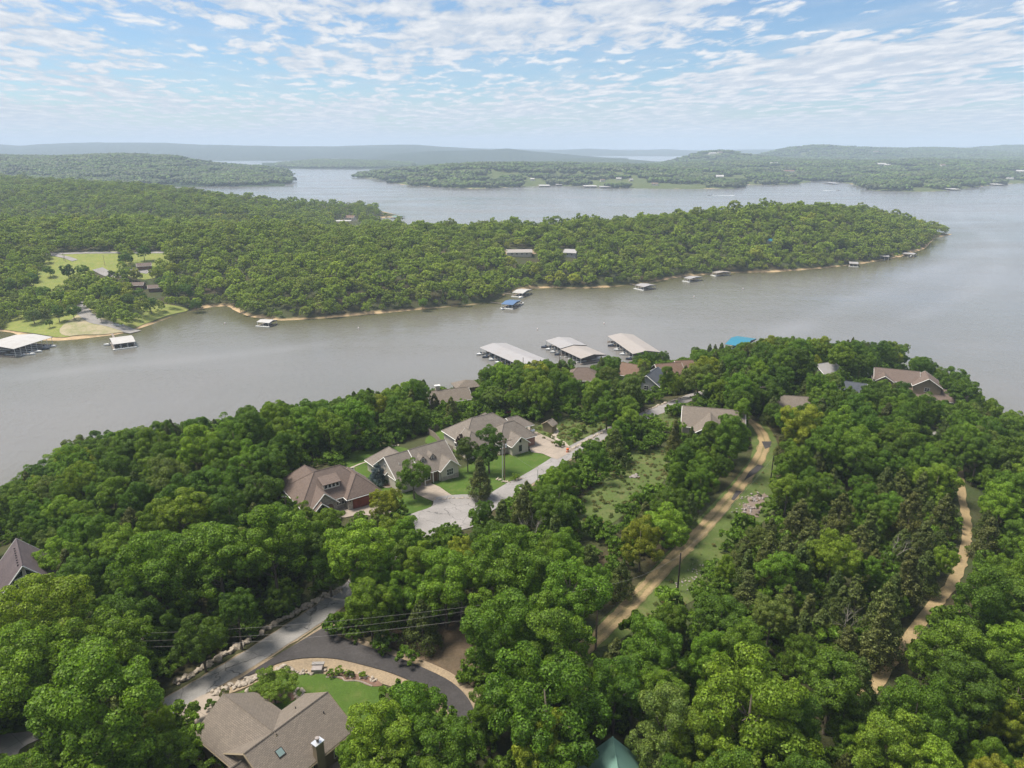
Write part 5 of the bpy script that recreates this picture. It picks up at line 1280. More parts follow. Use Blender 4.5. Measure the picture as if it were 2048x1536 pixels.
# house with two dormers
h = House('dormer_house', 'tan ranch house with two small gabled dormers and white gable wall', SITE['h5'], 'stucco_cream', 'shingle_grey')
h.wing('x', .4, 6.6, 0, 5.3, 3.0, 6.75).wing('x', 6.7, 16.0, -.2, 5.4, 3.0, 6.95).wing('y', -6.6, 0, 13.6, 2.4, 2.9, 4.9, 'gg').wing('y', 0, 9.5, 4.2, 4.0, 2.9, 6.3, 'gh').wing('y', -6.2, 0, 3.0, 2.2, 2.8, 4.5, 'gg')
o = h.done()
for x in (8.2, 10.9):
    d_ = h.part('dormer', 'shingle_grey', lambda b: [b.slab([(x - .95, -3.5, 5.1), (x, -3.5, 6.05), (x, -.9, 6.35), (x - .95, -1.9, 5.75)], .12), b.slab([(x + .95, -3.5, 5.1), (x + .95, -1.9, 5.75), (x, -.9, 6.35), (x, -3.5, 6.05)], .12)])
    h.part('dormer_wall', 'siding_tan', lambda b: b.add([(x - .75, -3.4, 4.2), (x + .75, -3.4, 4.2), (x + .75, -3.4, 5.2), (x, -3.4, 5.9), (x - .75, -3.4, 5.2), (x - .75, -1.6, 4.8), (x + .75, -1.6, 4.8), (x + .75, -1.6, 5.3), (x, -1.6, 5.95), (x - .75, -1.6, 5.3)], [(0, 1, 2, 3, 4), (9, 8, 7, 6, 5), (0, 5, 6, 1), (1, 6, 7, 2), (2, 7, 8, 3), (3, 8, 9, 4), (4, 9, 5, 0)]), d_)
    window(d_, x, -3.42, 5.0, .55, .75, -90, 1, 2)
window(o, 13.6, -6.62, 1.75, 1.7, 1.5, -90, 3, 2); window(o, .38, .5, 4.3, .5, .8, 180)
h.part('stone_front', 'stone_wall', lambda b: b.box(11.17, 16.03, -6.66, -6.45, -1.5, .95))
h.part('porch_wall', 'siding_tan', lambda b: b.box(6.8, 11.1, -5.66, -5.58, -1, 2.9))  # tan siding sheet over the cream wall behind the porch posts
window(o, 8.0, -5.68, 1.6, 1.4, 1.4, -90, 2, 2)
h.part('door', 'wood_brown', lambda b: b.box(9.6, 10.6, -5.74, -5.6, 0, 2.1))
for x in (7.0, 9.2, 11.0): h.part('porch_post', 'white_trim', lambda b: b.box(x - .09, x + .09, -6.3, -6.12, 0, 2.6))

for (x, y) in ((2.5, -2.4), (12.0, 2.0), (5.0, 2.5)): h.part('vent_pipe', 'white_trim', lambda b: b.tube([(x, y, 5.0), (x, y, 6.9 - abs(y) * .72 + .45)], .08, 6), h.ro)

# large hip roofed house
h = House('hip_roofed_house', 'large cream house with a many-sided grey brown hip roof', SITE['h6'], 'stucco_cream', 'shingle_grey')
h.wing('x', -15.2, 2.5, 12.0, 5.6, 3.6, 7.6, 'hh').wing('y', .1, 8, -2.2, 2.5, 2.75, 4.7, 'gg').wing('x', -7, 4.2, 6.6, 4.0, 3.0, 6.4, 'hh').wing('y', 4.5, 10, -12.6, 3.0, 3.3, 5.9, 'hg').wing('y', 12, 18.5, -4, 4, 3.4, 7.0, 'gh')
h.wing('x', 2.0, 8.2, 12.4, 3.0, 2.9, 4.9, 'gh', walls=False)
o = h.done()
h.part('brick_corner', 'brick_red', lambda b: b.box(.25, .38, .12, 4.4, -1.5, 2.72)); h.part('brick_corner', 'brick_red', lambda b: b.box(.38, 4.23, 2.55, 2.68, -1.5, 2.8))
window(o, -2.2, .08, 1.5, .7, 1.5, -90, trim='dark_trim'); window(o, -2.2, .08, 3.55, .35, .6, -90, trim='dark_trim'); window(o, .4, 1.6, 1.6, .6, 1.0, 0)
window(o, -15.22, 11, 1.9, 1.2, 1.5, 180, 2, 2); window(o, -12.6, 4.48, 1.8, 1.2, 1.5, -90, 2, 2)
for (x, y) in ((8.0, 9.7), (8.0, 15.1)): h.part('porch_post', 'dark_trim', lambda b: b.box(x - .1, x + .1, y - .1, y + .1, -1, 2.7))
h.part('garage_door', 'white_trim', lambda b: b.box(4.2, 4.28, 4.2, 9.0, -.1, 2.2))

# shed
h = House('garden_shed', 'little tan garden shed with a gable roof in the patchy grass', SITE['shed'], 'siding_tan', 'shingle_grey', 'siding_tan', 'shed')
h.wing('x', -2.4, .0, 0, 1.6, 2.2, 3.2, oh=.25); o = h.done()
for sg in (-.45, .45): h.part('door', 'white_trim', lambda b: b.box(-.01, .06, sg - .42, sg + .42, .05, 1.95))

def simple(key, name, label, walls, roof, wings, wins=(), **kw):
    h = House(name, label, SITE[key], walls, roof, **kw)
    for w_ in wings: h.wing(*w_[:7], **(w_[7] if len(w_) > 7 else {}))
    o = h.done()
    for w_ in wins: window(o, *w_)
    return h
h7 = simple('h7', 'gabled_house', 'low house with a broad tan gable roof beside the dirt track top', 'stucco_cream', 'shingle_tan', [('x', 0, 16, 0, 6.2, 2.8, 6.1), ('y', -11, 0, 7.2, 4.4, 2.7, 5.4)], [(-.02, -2.5, 1.7, 1.4, 1.3, 180, 2, 2), (7.2, -11.02, 1.7, 1.6, 1.3, -90, 2, 2), (2.5, -6.22, 1.6, 1.3, 1.2, -90, 2, 2)])
h8 = simple('h8', 'gabled_house', 'shore house with a white chimney and a pale hip roof beyond it', 'siding_tan', 'shingle_tan', [('x', -11, 3, 0, 4.4, 2.9, 5.5)], [(-6, -4.42, 1.7, 1.4, 1.3, -90, 2, 2), (-2, -4.42, 1.7, 1.4, 1.3, -90, 2, 2), (-11.02, 0, 1.7, 1.2, 1.3, 180, 2, 2)])
c_ = h8.part('chimney', 'stucco_cream', lambda b: b.box(-8.2, -6.7, .3, 1.3, 3, 7.0)); h8.part('chimney_cap', 'white_trim', lambda b: b.box(-8.4, -6.5, .1, 1.5, 7.0, 7.2), c_)
h8.part('hip_wing_wall', 'siding_tan', lambda b: b.box(0.5, 8, 3.5, 9.5, -2, 4.4))
h8.part('hip_wing_roof', 'shingle_tan', lambda b: [b.slab([(-.2, 2.8, 4.3), (8.7, 2.8, 4.3), (4.25, 6.5, 6.2)], .15), b.slab([(8.7, 2.8, 4.3), (8.7, 10.2, 4.3), (4.25, 6.5, 6.2)], .15), b.slab([(8.7, 10.2, 4.3), (-.2, 10.2, 4.3), (4.25, 6.5, 6.2)], .15), b.slab([(-.2, 10.2, 4.3), (-.2, 2.8, 4.3), (4.25, 6.5, 6.2)], .15)])
W2 = [(-3, -4.6, 1.7, 1.4, 1.3, -90, 2, 2), (3, -4.6, 1.7, 1.4, 1.3, -90, 2, 2)]
simple('h9', 'hip_roofed_cottage', 'cottage with a dark brown hip roof below the marina docks', 'siding_tan', 'shingle_brown', [('x', -6.5, 6.5, 0, 4.58, 2.9, 6.0, {'ends': 'hh'})], W2)
simple('h10', 'gabled_cottage', 'cottage with a long rust brown roof in the shore trees', 'siding_tan', 'shingle_rust', [('x', -6, 7, 0, 4.58, 2.9, 6.0)], W2)
simple('h11', 'gabled_cottage', 'cottage with a slate grey gable and pale wall', 'siding_grey', 'shingle_slate', [('x', -6, 5, 0, 4.58, 3.4, 6.5)], [(-6.02, 0, 2.2, 1.4, 1.4, 180, 2, 2), (-2, -4.6, 2, 1.3, 1.3, -90, 2, 2)])
simple('h12', 'gabled_cottage', 'left one of two adjoining rust roofs near the shore', 'siding_tan', 'shingle_rust', [('x', -5, 5, 0, 4.2, 2.9, 6.0)], [(-2, -4.22, 1.7, 1.3, 1.3, -90, 2, 2)])
simple('h12b', 'gabled_cottage', 'right one of two adjoining rust roofs near the shore', 'siding_tan', 'shingle_rust', [('x', -5, 6, 0, 4.4, 2.9, 6.0)], [(2, -4.42, 1.7, 1.3, 1.3, -90, 2, 2)])
simple('h13', 'garage_building', 'small garage with a pale grey roof beside parked trucks', 'siding_grey', 'metal_grey', [('x', -4.5, 4.5, 0, 4.0, 2.7, 4.9)], [(-2, -4.02, 1.6, 1.2, 1.2, -90, 2, 2)])
simple('h14', 'lakeside_house', 'long brown roofed house with two gables above the right shore', 'siding_tan', 'shingle_brown', [('x', -3, 12, 0, 5, 2.9, 6.0), ('y', -8, 2, 14.5, 4.6, 2.9, 5.9), ('y', -7.2, 0, 0, 3.4, 2.8, 5.0)], [(0, -7.22, 1.6, 1.6, 1.3, -90, 2, 2), (14.5, -8.02, 1.6, 1.6, 1.4, -90, 2, 2), (6, -5.02, 1.7, 1.4, 1.3, -90, 2, 2)])
simple('h15', 'lakeside_house', 'low house with a long reddish brown roof nearest the right shore', 'siding_tan', 'shingle_brown', [('x', -5, 15, 0, 5, 2.8, 5.6, {'ends': 'gh'}), ('y', -7.5, 0, 1.0, 3.6, 2.7, 4.9)], [(6, -5.02, 1.6, 1.4, 1.2, -90, 2, 2), (10, -5.02, 1.6, 1.4, 1.2, -90, 2, 2)])
simple('h16', 'gabled_cottage', 'small cottage with a dark slate roof among the trees', 'siding_grey', 'shingle_slate', [('x', -4.5, 5, 0, 3.8, 2.7, 5.0)], [(0, -3.82, 1.5, 1.2, 1.2, -90, 2, 2)])
simple('h17', 'gabled_cottage', 'cottage whose tan roof shows over the trees right of the track', 'siding_tan', 'shingle_tan', [('x', -6, 6, 0, 4.4, 2.8, 5.5)], [(0, -4.42, 1.5, 1.2, 1.2, -90, 2, 2)])

# buildings across the water
def far_house(name, label, px, py, rot, L, Wd, eave, ridge, walls, roof, ends='gg', wins=2, dz=0):
    x, y, z = G(px, py, dz); z = float(hgt(x, y))
    h = House(name, label, (x, y, z, R(rot)), walls, roof, group='buildings across the water')
    h.wing('x', -L / 2, L / 2, 0, Wd / 2, eave, ridge, ends, oh=.5)
    o = h.done()
    for i in range(wins): window(o, -L / 2 + L * (i + 1) / (wins + 1), -Wd / 2 - .02, eave * .55, 1.4, 1.3, -90, 2, 1)
    return o
far_house('long_building', 'long pale roofed building in the peninsula woods', 1038, 503, 4, 22, 10, 3.0, 4.8, 'stucco_cream', 'metal_tan', wins=4, dz=3)
far_house('long_building', 'pale green roofed building right of the long pale one', 1142, 505, -20, 11, 9, 3.6, 5.8, 'siding_grey', 'metal_grey', wins=2, dz=3)
far_house('cabin', 'cabin with a blue roof deep in the peninsula woods', 1543, 479, 5, 9, 7, 3, 4.6, 'siding_grey', 'metal_blue', wins=2, dz=4)
far_house('pavilion', 'brown roofed park pavilion at the field edge', 288, 530, 25, 10, 7, 2.8, 4.6, 'wood_brown', 'shingle_brown', wins=0, dz=3)
far_house('pavilion', 'left one of two brown roofed shelters in the park', 272, 568, 10, 11, 7, 2.7, 4.2, 'wood_brown', 'shingle_brown', wins=0, dz=3)
far_house('pavilion', 'right one of two brown roofed shelters in the park', 312, 573, 20, 10, 7, 2.7, 4.2, 'wood_brown', 'shingle_brown', wins=0, dz=3)
far_house('lake_house', 'orange roofed house at the head of the small cove', 700, 434, -15, 16, 10, 3.5, 6.5, 'stucco_cream', 'shingle_rust', wins=2, dz=4)
for i, (px, py, L, lb) in enumerate([(1205, 355, 14, 'white house by the shore of the far island, leftmost of the cluster'), (1238, 352, 16, 'white house in the middle of the far island cluster'), (1262, 354, 12, 'white house at the right of the far island cluster'), (1310, 362, 18, 'red roofed house on the far island shore lawn'), (1065, 353, 12, 'small white house left on the far island'),
                                  (1425, 303, 40, 'big pale house crowning the far hilltop'), (1440, 301, 26, 'second pale house right beside the hilltop house'), (1548, 323, 30, 'white house left of the pair on the right hillside'), (1590, 322, 34, 'white house right of the pair on the right hillside'), (1578, 338, 36, 'reddish house low on the right hillside'), (1762, 324, 38, 'tall white house on the right hills'), (1775, 326, 22, 'small white house beside the tall white one'),
                                  (1752, 300, 34, 'pale house near the top of the right hills'), (1440, 348, 24, 'grey house above the inlet'), (2040, 338, 22, 'white house at the right edge of the far shore'), (1885, 326, 28, 'white house on the rightmost far hills'), (2020, 352, 20, 'low white building on the right far shore')]):
    far_house('far_house', lb, px, py + 2, random.Random(i).uniform(-30, 30), L, L * .55, 5, 9 if L > 20 else 7, 'stucco_cream', 'metal_white' if i % 3 else 'shingle_rust', wins=2 if L > 20 else 1, dz=9)
# ------------------------------------------------------------------ docks and boats
def hull_mesh(L=6.4, Wd=2.3, mat='boat_white'):
    b = MB(); n = 9; rows = []
    for i in range(n):
        t = i / (n - 1); w_ = Wd / 2 * (1 if t < .45 else math.cos((t - .45) / .55 * math.pi / 2) ** .7); x = -L / 2 + L * t; k = .12 * t * t
        rows.append([(x, -w_, .75 + k * 2), (x, -w_ * .75, 0 + k), (x, 0, -.25 + k), (x, w_ * .75, 0 + k), (x, w_, .75 + k * 2)])
    v = [p for r_ in rows for p in r_]
    f = [(i * 5 + j, i * 5 + j + 1, (i + 1) * 5 + j + 1, (i + 1) * 5 + j) for i in range(n - 1) for j in range(4)]
    f += [(0, 1, 2, 3, 4)] + [(i * 5, (i + 1) * 5, (i + 1) * 5 + 4, i * 5 + 4) for i in range(n - 1)]
    b.add(v, f); return b.mesh('hull', mat)
HULLS = [hull_mesh(mat=m_) for m_ in ('boat_white', 'boat_dark', 'boat_white', 'boat_red')]
COCKPIT = MB().box(-2.2, .4, -.75, .75, .70, .83).mesh('cockpit', 'deck_wood')
SCREEN = MB().add([(.5, -.95, .8), (.5, .95, .8), (-.1, .85, 1.45), (-.1, -.85, 1.45), (.56, -.95, .8), (.56, .95, .8), (-.04, .85, 1.45), (-.04, -.85, 1.45)], [(0, 1, 2, 3), (7, 6, 5, 4), (0, 4, 5, 1), (1, 5, 6, 2), (2, 6, 7, 3), (3, 7, 4, 0)]).mesh('windshield', 'glass')
MOTOR = MB().box(-3.75, -3.2, -.25, .25, .2, 1.25).mesh('outboard_motor', 'paint_black')
NB = [0]
def boat(x, y, rot, label, kind=0, s=1.0, z=.05):
    o = empty('motor_boat', (x, y, z), rot, label, 'boat', 'boats on the lake'); o.scale = (s, s, s)
    link('hull', HULLS[kind % 4], o); link('cockpit', COCKPIT, o); link('windshield', SCREEN, o); link('outboard_motor', MOTOR, o)
    return o
def dock(name, label, A, B, C, roof, zr=3.2, rise=.9, posts=4, group='covered boat docks', boats=(), fascia='float_dark', extra=0.0, gang=None, deck_out=0.0):
    """covered dock from three roof corners seen in the photograph: A, B across the short side, C along the long side"""
    a, b_, c = (Vector(P(p[0], p[1], zr)) for p in (A, B, C))
    u = (c - a); Lg = u.length + extra; u.normalize(); v = Vector((-u.y, u.x, 0))
    Wd = (b_ - a).dot(v); sg = 1 if Wd > 0 else -1; Wd = abs(Wd)
    cen = a + u * Lg / 2 + v * sg * Wd / 2
    o = empty(name, (cen.x, cen.y, 0), math.atan2(u.y, u.x), label, 'dock', group)
    hl, hw = Lg / 2, Wd / 2
    r_ = MB()
    r_.slab([(-hl, -hw, zr), (hl, -hw, zr), (hl, 0, zr + rise), (-hl, 0, zr + rise)], .12); r_.slab([(-hl, hw, zr), (hl, hw, zr), (hl, 0, zr + rise), (-hl, 0, zr + rise)], .12)
    ro = r_.build('roof', roof, o)
    f = MB()
    for e in (-hl - .04, hl + .04): f.add([(e - .04, -hw, zr - .35), (e - .04, hw, zr - .35), (e - .04, hw, zr - .02), (e - .04, 0, zr + rise - .02), (e - .04, -hw, zr - .02), (e + .04, -hw, zr - .35), (e + .04, hw, zr - .35), (e + .04, hw, zr - .02), (e + .04, 0, zr + rise - .02), (e + .04, -hw, zr - .02)], [(0, 1, 2, 3, 4), (9, 8, 7, 6, 5), (0, 5, 6, 1), (1, 6, 7, 2), (2, 7, 8, 3), (3, 8, 9, 4), (4, 9, 5, 0)])
    f.build('gable_end', fascia, ro)
    walk = .9 if Wd < 14 else 1.6
    d_ = MB().box(-hl, hl, -walk, walk, .05, .5); d_.box(-hl, -hl + 1.2, -hw, hw, .06, .48); d_.box(hl - 1.2, hl, -hw, hw, .06, .48)
    d_.build('walkway', 'deck_wood', o)
    pm = MB().tube([(0, 0, -.3), (0, 0, zr - .05)], .13, 6).mesh('post', 'float_white')
    fm = None
    for sgn in (-1, 1):
        for i in range(posts):
            x = -hl + .6 + (2 * hl - 1.2) * i / (posts - 1)
            link('post', pm, o, (x, sgn * (hw - .25), 0))
            if 0 < i < posts - 1:
                if fm is None: fm = MB().box(-.4, .4, -(hw - walk) / 2, (hw - walk) / 2, .08, .46).mesh('finger_pier', 'float_white')
                link('finger_pier', fm, o, (x, sgn * (hw + walk) / 2, 0))
    if deck_out:
        MB().box(-hl - .3, hl + .3, -sg * hw - (deck_out if sg > 0 else 0), -sg * hw + (0 if sg > 0 else deck_out), .07, .5).build('sun_deck', 'float_white', o)
    if gang:
        g0 = Vector(P(*gang)); q_ = Matrix.Rotation(-math.atan2(u.y, u.x), 4, 'Z') @ (g0 - Vector((cen.x, cen.y, 0)))
        e = Vector((max(-hl, min(hl, q_.x)), max(-hw, min(hw, q_.y)), .3)); q_.z = .8
        dr = (q_ - e).normalized(); nn = Vector((-dr.y, dr.x, 0)) * .6
        MB().slab([tuple(e + nn), tuple(q_ + nn), tuple(q_ - nn), tuple(e - nn)], .15).build('gangway', 'deck_wood', o)
    M_ = Matrix.Translation((cen.x, cen.y, 0)) @ Matrix.Rotation(math.atan2(u.y, u.x), 4, 'Z')
    for (fx, fy, ang, lb, kd) in boats:
        w_ = M_ @ Vector((fx * hl, fy * hw, 0)); boat(w_.x, w_.y, math.atan2(u.y, u.x) + R(ang), lb, kd)
    return o
def slips(n, side, who, f0=-.9, f1=.9):
    return [(f0 + (f1 - f0) * i / max(1, n - 1), side * 1.0, 90 * side, '%s bow showing under %s' % (['first', 'second', 'third', 'fourth', 'fifth', 'sixth', 'seventh', 'eighth'][i] + (' dark blue boat' if (i + len(who)) % 3 == 1 else ' white boat'), who), 1 if (i + len(who)) % 3 == 1 else 0) for i in range(n)]
dock('marina_dock', 'leftmost of the three long grey marina docks', (958.6, 695), (1009.6, 685), (1031, 726.6), 'metal_grey', 3.6, 1.3, 9, boats=slips(7, -1, 'the leftmost marina dock'), extra=6)
dock('marina_dock', 'middle long marina dock, upper half with a grey roof', (1091, 681), (1137.6, 673), (1121, 697), 'metal_grey', 3.9, 1.3, 6, boats=slips(4, -1, 'the middle marina dock'))
dock('marina_dock', 'middle long marina dock, lower half with a tan roof', (1121, 698.5), (1167, 690), (1156, 714.5), 'metal_tan', 3.5, 1.3, 6, extra=3)
dock('marina_dock', 'rightmost of the long marina docks with a tan roof', (1214.6, 672), (1268, 670), (1260, 704), 'metal_tan', 3.6, 1.3, 9, boats=slips(4, -1, 'the rightmost marina dock', -.5, .9), extra=4)
dock('boat_dock', 'dock with a bright blue roof behind the near shore trees', (1450, 688), (1468, 671), (1490, 694), 'metal_blue', 3.6, 1.4, 4)
dock('houseboat_dock', 'big white roofed dock at the left edge crowded with boats', (27, 698), (-40, 690), (105, 674), 'metal_white', 5.0, 1.2, 8, boats=[(.75, -1.05, -75, 'white pontoon boat at the right end of the big left dock', 0), (.35, -1.1, -75, 'dark cruiser in the middle of the big left dock', 1), (-.1, -1.15, -75, 'white cruiser in front of the big left dock', 2), (-.5, -1.2, -70, 'white houseboat at the left frame edge', 0)], extra=0)
dock('boat_dock', 'white roofed dock with a red-trimmed deck below the boat ramp', (225, 689), (210, 677), (271, 683), 'metal_white', 3.2, .9, 4, boats=[(-1.1, .5, 180, 'white boat tied left of the dock below the ramp', 0)], gang=(222, 665), deck_out=1.5)
dock('boat_dock', 'small pale dock alone at the mouth of the cove', (538, 646), (543.4, 639), (512.6, 644), 'metal_white', 2.8, .8, 3, gang=(545, 640), deck_out=1.2)
dock('boat_dock', 'dock with a steel blue roof off the peninsula point', (1025.6, 610), (1046.7, 601.3), (1002, 608), 'metal_steel_blue', 3.2, .9, 4, gang=(980, 606), boats=[(-.9, -1.2, -90, 'white runabout moored at the steel blue dock', 0), (.5, 1.2, 90, 'white boat at the inner side of the steel blue dock', 2)], deck_out=1.6)
dock('boat_dock', 'white roofed dock just behind the steel blue one', (1045.5, 587), (1064, 579), (1024, 585), 'metal_white', 3.2, .9, 4, gang=(1008, 588), boats=[(-.8, 1.25, 90, 'long white pontoon beside the white dock', 0)], deck_out=1.6)
dock('boat_dock', 'pale dock at the end of the orange beach', (1288, 574), (1310, 570), (1270, 570), 'metal_grey', 3.0, .8, 4, gang=(1255, 568), deck_out=1.4)
dock('boat_dock', 'grey roofed dock left of the tan one', (1380, 558), (1405, 554), (1367, 555.6), 'metal_grey', 3.0, .8, 4, gang=(1362, 553), deck_out=1.4)
dock('boat_dock', 'tan roofed dock against the peninsula shore', (1433, 546.5), (1464, 545), (1424, 544), 'metal_tan', 3.0, .8, 4, deck_out=1.2)
dock('boat_dock', 'small square dock near the peninsula tip', (1717, 528), (1720.6, 524), (1698.6, 527), 'metal_grey', 3.0, .8, 3, gang=(1680, 530), deck_out=1.2)
dock('boat_dock', 'long grey dock nearest the peninsula tip', (1779, 513.5), (1783, 510.5), (1745, 512), 'metal_grey', 3.4, .8, 5, boats=[(.6, -1.2, -90, 'white boat at the long dock near the tip', 0)])
dock('boat_dock', 'outermost low dock at the peninsula tip', (1828, 509), (1830, 506), (1805.5, 507), 'metal_grey', 2.8, .7, 3, boats=[(-.5, 1.2, 90, 'dark boat at the outermost dock', 1)])
dock('boat_dock', 'white dock in the small cove, left one', (700, 443), (720, 440), (668, 443), 'metal_white', 3.2, .9, 4)
dock('boat_dock', 'white dock in the small cove, middle one', (757, 437), (760, 434), (745, 437), 'metal_white', 3.0, .9, 3)
dock('boat_dock', 'green roofed dock at the tip of the left land', (792, 434), (796, 431), (780, 433), 'metal_green', 3.0, .9, 3)
for i, (x0, x1, y_, lb) in enumerate([(1078, 1100, 371, 'far island dock, leftmost'), (1112, 1125, 369, 'far island dock, second from left'), (1168, 1195, 372, 'far island dock, middle'), (1200, 1222, 373.5, 'far island dock, right one'), (1900, 1922, 378, 'dock beside the right far shore lobe'), (1664, 1680, 366, 'dock at the head of the far inlet'), (1988, 2010, 368.5, 'dock on the right far shore')]):
    dock('far_dock', lb, (x1, y_ + .6), (x1 + 1, y_ - 1.8), (x0, y_ + .6), 'metal_grey' if i % 2 else 'metal_white', 3.4, 1.0, 3, group='docks on the far shore')
# boats under way
for (px, py, rot, L, lb, wl_) in [(1418, 391, 180, 60, 'speedboat with a white wake in front of the far island', 'white wake of the speedboat in front of the far island'), (1677, 381, 0, 40, 'speedboat with a short wake near the far inlet', 'short white wake near the far inlet')]:
    x, y, _ = P(px, py); boat(x, y, R(rot), lb, 0, 1.5); dx = math.cos(R(rot))
    wk = MB().add([(x - dx * 4, y - .8, .03), (x - dx * 4, y + .8, .03), (x - dx * L, y + 5, .03), (x - dx * L, y - 5, .03)], [(0, 1, 2, 3)]); tag(wk.build('boat_wake', 'foam'), wl_, None, None, 'stuff')
for i, (px, py, lb) in enumerate([(717, 657, 'channel buoy left in the narrow water'), (1075, 659, 'channel buoy above the marina docks'), (1208, 648, 'channel buoy off the tan dock'), (1486, 578, 'channel buoy right of the tan dock'), (450, 648, 'channel buoy at the cove mouth'), (1388, 594, 'channel buoy below the grey roofed dock')]):
    x, y, _ = P(px, py); o = empty('buoy', (x, y, 0), 0, lb, 'buoy', 'channel buoys')
    MB().tube([(0, 0, -.2), (0, 0, .1), (0, 0, .8), (0, 0, 1.0)], [.1, .4, .35, .1], 8).build('body', 'boat_white', o); MB().tube([(0, 0, .45), (0, 0, .6)], .41, 8).build('band', 'orange_plastic', o)

# ------------------------------------------------------------------ poles and wires
POLE = {}
def pole_top(px, py0, py1):
    x, y, z = G(px, py0); lo, hi = 2.0, 16.0
    for _ in range(25):
        m_ = (lo + hi) / 2
        if Q(x, y, z + m_)[1] > py1: lo = m_
        else: hi = m_
    return x, y, z, hi
def pole(key, label, px, py0, py1, mat='pole_wood', arm=0, arm2=False, can=False, rot=0., r=.14, h=None):
    x, y, z, H = pole_top(px, py0, py1); H = h or H
    o = empty('utility_pole', (x, y, z), rot, label, 'pole', 'utility poles')
    MB().tube([(0, 0, -1), (0, 0, H * .5), (0, 0, H)], [r * 1.15, r, r * .75], 8).build('post', mat, o)
    if arm:
        for k, zz_ in enumerate((H - .45, H - 2.3) if arm2 else (H - .45,)):
            a = MB().box(-arm / 2 * (1 - .35 * k), arm / 2 * (1 - .35 * k), -.24, -.14, zz_ - .07, zz_ + .07).build('crossarm', 'pole_wood' if mat != 'pole_dark' else 'pole_dark', o)
            for sx in (-.46, -.2, .2, .46): MB().tube([(sx * arm * (1 - .35 * k), -.19, zz_ + .05), (sx * arm * (1 - .35 * k), -.19, zz_ + .28)], [.05, .07], 6).build('insulator', 'white_trim', a)
    if can:
        MB().tube([(.32, -.1, H - 2.2), (.32, -.1, H - 2.15), (.32, -.1, H - 1.3), (.32, -.1, H - 1.2)], [.1, .24, .24, .08], 10).build('transformer', 'float_white', o)
    POLE[key] = (x, y, z + H, rot, arm)
    return o
pole('a', 'tall double crossarm pole on the front lawn by the ridge road', 1009, 962, 878, arm=3.6, arm2=True, can=True, rot=R(25))
pole('a2', 'grey steel pole standing just left of the double crossarm pole', 1005, 962, 893, 'galvanised', r=.10)
pole('b', 'wooden pole left of the brown roofed house', 575, 1044, 990, arm=1.0)
pole('b2', 'short pale pole with a transformer left of the brown roofed house', 583, 1040, 1005, 'concrete_grey', can=True, r=.10)
pole('c', 'bare wooden pole behind the ridge road', 1246, 830, 785)
pole('d', 'thin pole with a white transformer in the shore trees', 1118, 762, 735, can=True, h=11)
pole('d2', 'thin pole left of the one with a white transformer in the shore trees', 1046, 770, 748, h=11)
pole('e', 'wooden pole with a transformer behind the tan roof', 1420, 770, 740, arm=1.4, can=True)
pole('f', 'leaning-armed pole with a transformer above the track top', 1519, 830, 772, arm=1.6, can=True)
pole('g', 'upper black pole beside the dirt track', 1540, 970, 912, 'pole_dark')
pole('h', 'lower black pole beside the dirt track', 1355, 1182, 1106, 'pole_dark')
pole('i', 'pole with a white transformer at the lower end of the dirt track', 1191, 1300, 1234, arm=1.2, can=True, rot=R(35), h=11)
pole('j', 'crossarm pole carrying three wires in front of the dark woods', 298, 1345, 1272, arm=2.0, rot=R(80), can=True)
pole('k', 'pole with a white transformer right of the long dark trees', 1857, 852, 812, can=True, arm=1.0)
pole('l', 'pole in front of the brown lakeside house', 1783, 800, 775)
pole('m', 'pole beside the small dark cottage', 1714, 770, 742)
pole('n', 'stub pole near the right lake edge', 2006, 890, 872, h=7)
pole('o', 'slim pole beside the ridge road below the lawn', 1075, 970, 938, 'galvanised', r=.07)
pole('p1', 'left one of the two poles on the park spur road', 128, 522, 508, h=9); pole('p2', 'pole in the middle of the park field', 210, 532, 516, h=9); pole('p3', 'pole at the far edge of the park field', 220, 506, 493, h=9); pole('p4', 'right one of the two poles on the park spur road', 131, 524, 512, h=8)
def wire(label, p, q_, sag, r=.013, mat='wire', n=14):
    p, q_ = Vector(p), Vector(q_); pts = []
    for i in range(n + 1):
        t = i / n; v = p.lerp(q_, t); v.z -= sag * 4 * t * (1 - t); pts.append(v)
    return tag(MB().tube(pts, r, 4).build('power_line', mat), label, 'wire', 'power lines')
def top(k, side=0., dz=0.):
    x, y, z, rot, arm = POLE[k]; return (x + math.cos(rot) * side, y + math.sin(rot) * side, z + dz)
wire('uppermost of the three wires crossing the grey road', top('j', .9, -.2), top('i', -.5, -.1), 1.2); wire('middle wire crossing the grey road', top('j', -.9, -.2), top('i', .5, -.1), 1.9); wire('lowest wire crossing the grey road', top('j', 0, -2.0), top('i', 0, -2.2), 1.4, .016)
lft = G(-60, 1475); lft = (lft[0], lft[1], lft[2] + 9)
wire('upper of two wires running out at the bottom left', top('j', .9, -.2), (lft[0], lft[1], lft[2] + 1), 1.5); wire('lower of two wires running out at the bottom left', top('j', 0, -2.0), lft, 1.5, .016)
wire('long thin wire strung above the left edge of the dirt track', top('i', .5, -.1), top('h', 0, -.3), 1.0, .014); wire('thin wire between the two black poles', top('h', 0, -.2), top('g', 0, -.2), 1.2, .014)
gx = G(1076, 940); wire('pale guy wire from the double pole across the lawn', top('a', 1.2, -.5), (gx[0], gx[1], gx[2] + 5.4), .5, .016)
wire('thin service wire from the double pole to the slim pole', top('a', .4, -2.4), top('o', 0, -.2), .5, .014)
wire('wire running right from the pole behind the tan roof', top('e', .5, -.4), top('f', -.5, -.4), 1.5, .014)
gj = G(335, 1352); wire('pale guy wire anchoring the three-wire pole', top('j', 0, -3.2), gj, 0, .02)
